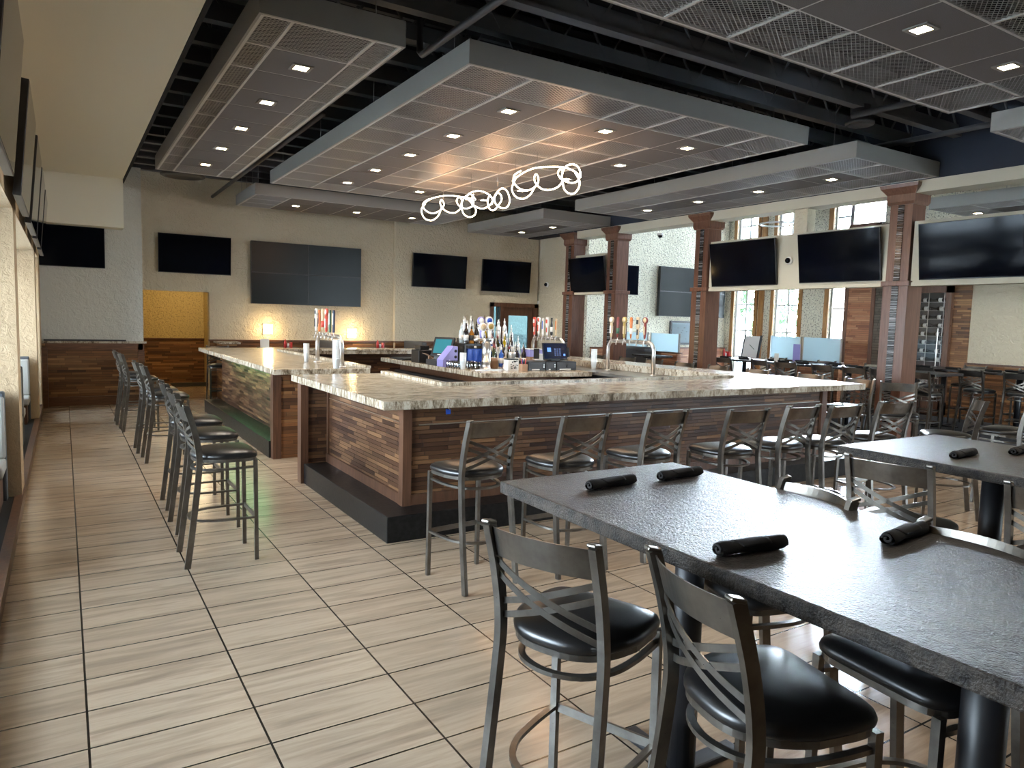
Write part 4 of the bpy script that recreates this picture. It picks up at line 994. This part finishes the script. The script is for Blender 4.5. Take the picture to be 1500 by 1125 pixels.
for i in range(6):
    for j in range(5):
        if i==5 and j==0: continue
        y=9.33-i*.078; x=4.725+j*.078
        lab='upturned clear rocks glass among the rows along the island edge'
        if gp is None:
            gp=thing('rocks_glass',lab,'glass',(x,y,1.0),0,g_); MB().lathe([(.032,0),(.036,.035),(.030,.095),(.028,.10),(.0,.10)],14).build('glass_wall',M['glass_clear'],gp)
        else: dup(gp,(x,y,1.0),0,lab)
def cupstack(label,x,y,z,n,r=.045,h0=.12,step=.014,mat='cup'):
    t=thing('cup_stack',label,'cups',(x,y,z),0,'stacked plastic cups')
    pr=[]
    for k in range(n):
        zz=k*step
        pr+= [(r*.86 if k==0 else r*.97,zz+ (0 if k==0 else h0-.010)),(r*1.03,zz+h0-.004),(r*1.03,zz+h0),(r*.97,zz+h0)]
    MB().lathe([(r*.72,0),(r*.95,h0-.012)]+pr[1:],16).build('nested_cups',M[mat],t)
cupstack('tall stack of clear cups by the rear bar tap, aisle end',2.78,8.47,ZC,17,.046)
cupstack('stack of clear cups behind the rear bar tap',2.80,9.80,ZC,10,.038)
cupstack('stack of clear plastic cups beside the ledge tap',6.83,8.62,1.0,14,.046)
cupstack('tall clear cup stack among the rocks glasses',4.75,8.93,1.0,9,.046)
def lathe_thing(name,label,cat,loc,prof,mat,part='body',group=None):
    t=thing(name,label,cat,loc,0,group); MB().lathe(prof,18).build(part,M[mat],t); return t
lathe_thing('cocktail_shaker','stainless shaker tin standing on a small wooden block','shaker',(5.47,8.80,1.065),[(.045,0),(.055,.16),(.057,.18),(.05,.18),(.04,.01)],'chrome','shaker_tin')
tag(MB().box(5.36,5.54,8.68,8.86,1.0,1.065,None,.004).build('wood_block',M['tap_tan']),'small pale block under the shaker tin','block')
lathe_thing('canister','tan capped dark canister beside the draft column','canister',(5.27,8.98,1.0),[(.07,0),(.07,.10),(.072,.10),(.072,.155),(0,.16)],'brown_box','canister_body')
cx=thing('drink_box','black and white patterned box beside the pen cup','box',(5.36,8.63,1.0))
MB().box(-.09,.09,-.06,.06,0,.15,None,.004).build('carton',M['label_w'],cx)
b=MB(); rn=random.Random(3)
for k in range(16):
    xx=rn.uniform(-.08,.06); zz=rn.uniform(.02,.13); b.box(xx,xx+rn.uniform(.01,.03),-.0615,-.06,zz,zz+rn.uniform(.006,.02))
b.build('printed_mark',M['label_k'],cx)
MB().box(-.085,.085,-.055,.055,.15,.165).build('box_flap',M['tv_soft'],cx)
pc=thing('pen_cup','beige pen cup holding coloured pens','cup',(5.43,8.42,1.0))
MB().box(-.045,.045,-.045,.045,0,.10,None,.004).build('cup_body',M['brown_box'],pc)
for k,(dx,dy,m_) in enumerate([(-.02,0,'red_plastic'),(.0,.02,'blue_card'),(.02,-.01,'red_plastic'),(.01,.0,'black_plastic')]): MB().tube([(dx,dy,.05),(dx*1.5,dy*1.5,.17)],.006,6).build('pen',M[m_],pc)
tb=thing('ice_tub','clear lidded tub of pale liquid on the island','tub',(6.22,9.36,1.0))
MB().box(-.15,.15,-.12,.12,0,.22,None,.01).build('tub_body',M['brown_box'],tb); MB().box(-.155,.155,-.125,.125,.15,.26,None,.01).build('tub_cover',M['lilac'],tb); MB().box(-.16,.16,-.13,.13,.26,.272,None,.004).build('tub_lid',M['cup'],tb)
for i,(x0,x1,l) in enumerate([(5.55,5.83,'black card terminal drawer with silver locks, beside the pen cup'),(5.84,6.02,'narrow black drawer unit in the middle of the cash drawers'),(6.03,6.38,'wide black cash drawer with a round keyhole')]):
    t=thing('cash_drawer',l,'cash drawer',(0,0,1.0),0,'cash drawers on the island')
    y0=8.46
    MB().box(x0,x1,y0,y0+.38,0,.125,None,.006).build('drawer_body',M['black_plastic'],t)
    MB().box(x0+.03,x1-.06 if i<2 else x1-.03,y0-.004,y0,.035,.11).build('drawer_front',M['gray_plastic'],t)
    MB().box(x0+.05,x1-.1,y0-.005,y0-.001,.008,.024).build('label_strip',M['label_w'],t)
    if i<2:
        for zz in (.045,.075): MB().box(x1-.035,x1-.02,y0-.008,y0,zz,zz+.015).build('lock',M['chrome'],t)
    else: MB().lathe([(0,-.01),(.014,-.01),(.014,.004),(0,.004)],12,T((x0+x1)/2,y0,.06)@Matrix.Rotation(PI/2,4,'X')).build('keyhole',M['chrome'],t)
t=thing('payment_terminal','flat black payment screen with blue icon standing on the cash drawers','terminal',(6.12,8.62,1.126),math.radians(-6),'payment terminals')
Mx=Matrix.Rotation(math.radians(-14),4,'X')
MB().box(-.20,.20,-.01,.02,.02,.27,Mx,.008).build('display_case',M['black_plastic'],t)
MB().box(-.188,.188,-.013,-.009,.034,.258,Mx).build('display',M['blue_screen'],t)
MB().box(-.13,-.07,-.0145,-.012,.135,.195,Mx).box(.135,.165,-.0145,-.012,.075,.105,Mx).build('screen_icon',M['blue_icon'],t)
b=MB()
for i in range(4):
    for j in range(3): b.box(-.015+j*.04,.012+j*.04,-.0145,-.012,.075+i*.03,.095+i*.03,Mx)
b.build('keypad_icons',M['dim_icon'],t)
MB().box(-.08,.08,.0,.14,0,.03,None,.006).build('terminal_stand',M['black_plastic'],t); MB().box(.21,.235,-.02,.02,.06,.20,Mx).build('card_reader',M['black_plastic'],t)
lathe_thing('serving_jug','white jug with handle between the tub and the payment screen','jug',(6.12,9.05,1.0),[(.05,0),(.075,.05),(.07,.14),(.05,.19),(.055,.21)],'cup','jug_body')
card('small framed price card beside the payment screen',6.02,8.98,1.13,.10,.16,0,'label_k')
# tiered bottle display
RH=(.14,.27,.39)
tr=thing('bottle_riser','three-step bottle riser on the island','shelf',(0,0,1.0))
for k in range(3): MB().box(5.52,6.39,9.96+.22*k,9.96+.22*k+.218,0,RH[k]).build('riser_step',M['black_plastic'],tr)
BT={'clear':('b_clear','label_w','cup'),'ice':('b_ice','label_w','white_plastic'),'dark':('b_dark','label_w','b_dark'),'green':('b_green','label_w','cap_r'),'amber':('b_amber','label_k','b_dark'),'blue':('b_blue','label_w','white_plastic'),'yellow':('b_yellow','label_k','b_yellow')}
shapes={'clear':[(.036,0),(.038,.01),(.038,.17),(.034,.195),(.014,.225),(.013,.275)],'ice':[(.034,0),(.036,.01),(.036,.19),(.02,.22),(.013,.24),(.013,.285)],'dark':[(.037,0),(.038,.01),(.038,.18),(.03,.205),(.014,.235),(.014,.30)],'green':[(.036,0),(.037,.01),(.037,.18),(.028,.205),(.013,.24),(.013,.30)],'amber':[(.038,0),(.040,.01),(.040,.15),(.03,.18),(.014,.21),(.014,.26)],'blue':[(.036,0),(.037,.01),(.037,.18),(.03,.20),(.013,.225),(.013,.28)],'yellow':[(.03,0),(.031,.01),(.031,.2),(.012,.24),(.012,.29)]}
words_={'clear':'clear spirit bottle with a silver pourer','ice':'frosty white spirit bottle','dark':'black wine bottle with a white label','green':'olive wine bottle with a maroon cap','amber':'amber whisky bottle','blue':'blue spirit bottle','yellow':'slim yellow liqueur bottle'}
bp={}
def bottle(kind,x,y,z,where):
    lab=words_[kind]+' '+where
    gr='bottles '+where
    if kind not in bp:
        m1,m2,m3=BT[kind]; pr=shapes[kind]
        t=thing('liquor_bottle',lab,'bottle',(x,y,z),0,gr+' '+kind)
        MB().lathe(pr+[(0,pr[-1][1])],14).build('bottle_glass',M[m1],t)
        r=pr[2][0]+.0008; MB().lathe([(r,.05),(r,.13)],14).build('bottle_label',M[m2],t)
        hz=pr[-1][1]; MB().lathe([(.015,hz-.03),(.016,hz+.005),(.006,hz+.012),(.004,hz+.055),(0,hz+.056)],10).build('pourer',M[m3],t)
        bp[kind]=t
    else: t=dup(bp[kind],(x,y,z),random.uniform(0,6),lab,gr+' '+kind)
    s=random.uniform(.94,1.10); t.scale=(1,1,s)
rn=random.Random(11)
# bottles on stand over the carton
for k,kd in enumerate(['dark','amber','dark','amber','clear','ice','clear','ice']): bottle(kd,5.17+(k%4)*.095,9.64+(k//4)*.15+rn.uniform(-.02,.02),1.335,'on the raised stand over the blue carton')
rows=[['ice','blue','ice','clear','blue','green','green','blue','yellow','dark','dark','ice','clear'],['clear','ice','green','dark','amber','yellow','dark','dark','clear','ice','ice','clear','clear'],['ice','clear','ice','dark','dark','green','dark','amber','dark','ice','clear','ice','ice']]
wh=['on the lowest riser step','on the middle riser step','on the top riser step']
for k in range(3):
    for i,kd in enumerate(rows[k]): bottle(kd,5.57+i*.065,10.07+.22*k+(.04 if i%2 else -.04),1.0+RH[k],wh[k])
for i,kd in enumerate(['blue','dark','green','green','blue','dark','green','amber','dark','blue','dark']): bottle(kd,5.36+i*.068,9.40+(.04 if i%2 else -.04),1.0,'in the front row on the island counter')
for i,kd in enumerate(['ice','clear','ice','clear','ice','clear','ice']): bottle(kd,5.75+i*.085,9.72+rn.uniform(-.03,.03),1.0,'behind the clear tub')
# coolers etc. seen in the gap between rear bar and island
tag(MB().box(3.9,4.35,12.35,12.7,.0,.80,None,.01).build('trash_bin',M['white_plastic']),'white bin under the rear bar counter','bin')
tag(MB().tube([(3.35,9.0,.87),(3.45,9.15,.89),(3.55,9.1,.87)],.035,8).build('bar_towel',M['red_plastic']),'crumpled red towel on the work shelf','towel')

# ------------------------------------------------------------------ dining room
g='dining high tables'
hy=[(9.35,10.45),(8.2,9.3),(7.05,8.15),(5.9,7.0)]
for (a,b_),l in zip(hy,['by the corner window','before the frosted dividers','before the plank panel','behind the large column']):
    stone_table('dark high dining table '+l,11.3,12.15,a,b_,ZT,.04,M['table_dark'],[(11.72,(a+b_)/2)],group=g)
for (a,b_),l in zip([(6.35,7.45),(5.1,6.25),(3.8,5.0)],['below the wine cabinet','below the cream wall','further along the cream wall']):
    stone_table('dark high dining table '+l,13.1,14.0,a,b_,ZT,.04,M['table_dark'],[(13.5,(a+b_)/2)],group=g)
k=0
spots=[(11.5,10.2,8),(11.85,10.05,-4),(11.45,9.7,5),(11.6,9.1,6),(11.5,8.8,0),(11.95,8.75,4),(11.45,8.35,3),(11.9,8.0,0),(11.42,7.75,4),(11.62,7.5,-3),(11.46,7.2,2),(11.5,6.6,4),(13.25,7.15,4),(13.3,6.65,2),(13.3,6.0,5),(13.65,5.85,0),(13.3,5.5,3),(13.7,5.3,2)]
lbn=['at the corner window','at the corner window, toward the wall','near the corner window edge','before the leaning sign','behind the little card','beside the frosted divider','past the little card','under the frosted divider end','before the plank panel','in the middle of the plank panel table','at the plank panel table edge','just behind the large column','under the wine cabinet','at the wine cabinet table end','under the cream wall edge','close to the cream wall','further on under the cream wall','last under the cream wall']
for (x,y,a),l in zip(spots,lbn): napkin('black rolled napkin on the dining table '+l,x,y,a+85,ZT,group='rolled napkins on the dining tables')
g='dining room high chairs'
for (x,y,a,l) in [(11.35,9.95,2,'first by the corner window'),(11.38,9.05,-8,'second in the dining row'),(11.3,8.5,15,'third, with lit slats'),(11.38,7.75,0,'fourth, before the plank panel'),(11.28,7.1,4,'fifth, before the plank panel'),(11.28,6.6,-6,'sixth, half behind the column'),(11.34,6.1,4,'seventh, past the column')]:
    stool(x,y,a,'dining high chair backing the bar, '+l,0,g)
for (x,y,a,l) in [(12.28,9.7,180,'by the leaning sign'),(12.28,8.6,178,'by the frosted divider'),(12.28,7.6,182,'by the plank panel')]:
    stool(x,y,a,'dining high chair facing the bar, '+l,0,g)
for (x,y,a,l) in [(13.05,6.95,4,'first under the wine cabinet'),(13.02,6.1,-4,'second, under the cream wall'),(13.05,5.45,5,'third, under the cream wall'),(13.05,4.7,0,'fourth, under the cream wall')]:
    stool(x,y,a,'high chair at the wall tables, '+l,0,g)
for (x,y,a,l) in [(14.15,6.8,180,'below the wine cabinet'),(14.15,5.9,176,'below the plank strip edge'),(14.15,5.2,180,'below the cream wall')]:
    stool(x,y,a,'high chair with its back to the dining wall, '+l,0,g)
# frosted dividers on plank half walls
def divider(label,x,y0,y1,zb=1.07,zt=1.53,axis='x'):
    t=thing('booth_divider',label,'divider',(x,(y0+y1)/2,0),0,'frosted booth dividers'); h=(y1-y0)/2
    MB().box(-.06,.06,-h,h,0,zb-.03).build('plank_half_wall',M['plank_red'],t); MB().box(-.08,.08,-h-.02,h+.02,zb-.03,zb).build('cap_rail',M['trim_wood'],t)
    MB().box(-.01,.01,-h+.02,h-.02,zb,zt).build('frosted_pane',M['frost'],t); [MB().box(-.018,.018,q,q+.025,zb,zt+.01).build('divider_post',M['steel'],t) for q in (-h,h-.025)]
divider('pale blue frosted divider beside the leaning sign',12.75,9.35,10.1,1.05,1.52)
divider('pale blue frosted divider beside the plank panel',12.75,8.45,9.32,1.05,1.52)
divider('grey frosted divider past the ledge tap handles',11.4,12.42,13.3,1.10,1.50)
divider('frosted divider with a blue reflection by the open bay column',11.4,11.42,12.33,1.10,1.50)
t=thing('booth_bench','grey rolled booth back beyond the ledge tap','bench',(10.9,12.4,0),0)
MB().box(-.25,.25,-.5,.5,.35,.5,None,.03).build('seat',M['vinyl_gray'],t); MB().tube([(.2,-.5,1.12),(.2,.5,1.12)],.07,12).box(.14,.26,-.5,.5,.45,1.1).build('backrest',M['vinyl_gray'],t)
stone_table('dark high table seen through the open bay',10.55,11.0,11.2,12.0,1.04,.04,M['table_dark'],[(10.78,11.6)],group='dining high tables')
# leaning sign board
sg=thing('sandwich_board','white sign board with dark sketch leaning in the dining room','sign',(12.4,10.35,1.052),math.radians(-95))
Mx=Matrix.Rotation(math.radians(-10),4,'X')
MB().box(-.22,.22,-.01,.01,0,.46,Mx).build('sign_sheet',M['white_plastic'],sg)
[MB().box(q,q+.03,-.02,.02,0,.48,Mx).build('sign_rail',M['gray_plastic'],sg) for q in (-.24,.21)]
b=MB()
for k in range(7): b.bar([(-.05+k*.02,-.0115,.28-.015*k),(-.03+k*.022,-.0115,.25-.012*k)],.010,.001,(0,1,0),Mx)
b.build('sign_sketch',M['tap_green'],sg)
card('tan table card on the dining table by the sign',11.55,9.0,ZT,.13,.16,math.radians(75)); card('tall lilac menu card before the frosted divider',12.0,8.9,ZT,.18,.34,math.radians(80),'lilac')
caddy('red condiment caddy at the corner window table',11.6,10.3,ZT)
pf=thing('framed_picture','framed pale map print on the speckled wall beside the column','picture',(13.35,YS-.03,1.5))
MB().box(-.36,.36,-.02,.03,-.30,.30).build('picture_mount',M['gray_plastic'],pf); MB().box(-.31,.31,-.024,-.019,-.25,.25).build('print_sheet',M['frost'],pf)
b=MB(); rn=random.Random(5)
for k in range(10): xx=rn.uniform(-.25,.2); zz=rn.uniform(-.2,.15); b.box(xx,xx+.05,-.0255,-.024,zz,zz+.008)
b.build('print_lines',M['gray_plastic'],pf)
# wine cabinet
wc=thing('wine_cabinet','tall wood-framed glass wine cabinet set in the dark plank wall','cabinet',(XR-.05,8.0,0))
MB().box(-.10,.0,-.44,-.33,.05,2.62).box(-.10,0,.33,.44,.05,2.62).box(-.10,0,-.44,.44,2.48,2.62).box(-.10,0,-.44,.44,.05,.3).build('cabinet_casing',M['trim_wood'],wc)
MB().box(-.012,0,-.33,.33,.3,2.48).build('cabinet_back',M['gray_plastic'],wc)
b=MB()
for k in range(12): b.box(-.10,-.03,-.32,.32,.42+k*.17,.425+k*.17)
for yy in (-.30,.30,0): b.box(-.09,-.08,yy-.005,yy+.005,.3,2.48)
b.build('bottle_rack',M['chrome'],wc)
MB().box(-.115,-.11,-.33,.33,.3,2.48).build('glass_front',M['glass'],wc)
MB().tube([(-.13,-.25,.8),(-.15,-.25,.85),(-.15,-.25,1.75),(-.13,-.25,1.8)],.012,8).build('cabinet_handle',M['chrome'],wc)
wp=None
for k in range(12):
    for j in range(2):
        yy=8.14-j*.30+ (0.03 if k%2 else 0); zz=.425+k*.17+.042
        kd=['dark','green','dark','yellow'][(k*2+j)%4]
        lab='wine bottle lying on the '+(ORD[k])+' rack from the floor, '+['inner','outer'][j]+' spot'
        if wp is None:
            wp=thing('wine_bottle',lab,'bottle',(0,0,0),0,'wine bottles in the cabinet'); R=Matrix.Rotation(PI/2,4,'X')
            MB().lathe([(.034,0),(.04,.01),(.04,.17),(.03,.2),(.014,.22),(.014,.28),(0,.28)],12,R).build('bottle_glass',M['b_dark'],wp)
            MB().lathe([(.0405,.05),(.0405,.12)],12,R).build('bottle_label',M['label_w'],wp)
            w_=wp
        else: w_=dup(wp,None,None,lab)
        w_.location=(XR-.095,yy,zz)
# hanging hoop fixture in the dining room
hp=thing('hoop_chandelier','white double hoop pendant glimpsed above the twin screens','chandelier',(12.3,9.75,4.0))
for z,r in ((.12,.42),(-.22,.34)): MB().tube([(r*math.cos(2*PI*k/28),r*math.sin(2*PI*k/28),z) for k in range(28)],.018,6,True).build('hoop',M['white_plastic'],hp)
MB().tube([(0.42,0,.12),(0,0,.7)],.004,5).tube([(-.42,0,.12),(0,0,.7)],.004,5).tube([(.34,0,-.22),(.42,0,.12)],.004,5).build('hoop_wire',M['wire'],hp)

# ------------------------------------------------------------------ light
sc=bpy.context.scene
w=bpy.data.worlds.new('sky'); sc.world=w; w.use_nodes=True; nt=w.node_tree; bg=nt.nodes['Background']
g=N(nt); tc=g.n('ShaderNodeTexCoord'); sx=g.n('ShaderNodeSeparateXYZ'); g.l(tc.outputs['Generated'],sx.inputs[0])
c=g.ramp(g.math('MULTIPLY_ADD',sx.outputs[2],.5,.5),[(.45,(.74,.84,.90)),(.55,(.74,.88,1.0)),(1,(.52,.74,1.0))])
d=Vector((.825,.53,.19)).normalized(); dp=g.n('ShaderNodeVectorMath',operation='DOT_PRODUCT'); g.l(tc.outputs['Generated'],dp.inputs[0]); dp.inputs[1].default_value=d
glow=g.math('POWER',g.math('MAXIMUM',dp.outputs['Value'],0.0),40.0)
g.l(c,bg.inputs['Color']); g.l(g.math('MULTIPLY_ADD',glow,SKY*GLOW,SKY),bg.inputs['Strength'])
def portal(x,y,z,sy_,sz,rot):
    L=bpy.data.lights.new('window_portal','AREA'); L.shape='RECTANGLE'; L.size=sy_; L.size_y=sz; L.cycles.is_portal=True
    o=bpy.data.objects.new('window_portal',L); C.objects.link(o); o.location=(x,y,z); o.rotation_euler=rot
for a,b_,z0,z1 in ro: portal(XR+.22,(a+b_)/2,(z0+z1)/2,z1-z0,b_-a,(0,PI/2,0))
for a,b_ in lw: portal(XO-.22,(a+b_)/2,1.68,1.47,b_-a,(0,-PI/2,0))
for a,b_ in fo: portal((a+b_)/2,-4.42,2.6,b_-a,3.4,(PI/2,0,0))
portal(9.7,YB+.25,1.05,1.3,2.1,(-PI/2,0,0))
S=bpy.data.lights.new('sun','SUN'); S.energy=SUN; S.angle=math.radians(1); S.color=(1,.94,.84)
so=bpy.data.objects.new('sun',S); C.objects.link(so); so.rotation_euler=(math.radians(38),0,math.radians(60))
vs_=sc.view_settings; vs_.view_transform='Standard'; vs_.look='None'; vs_.gamma=1; vs_.use_curve_mapping=False; vs_.exposure=EXPO
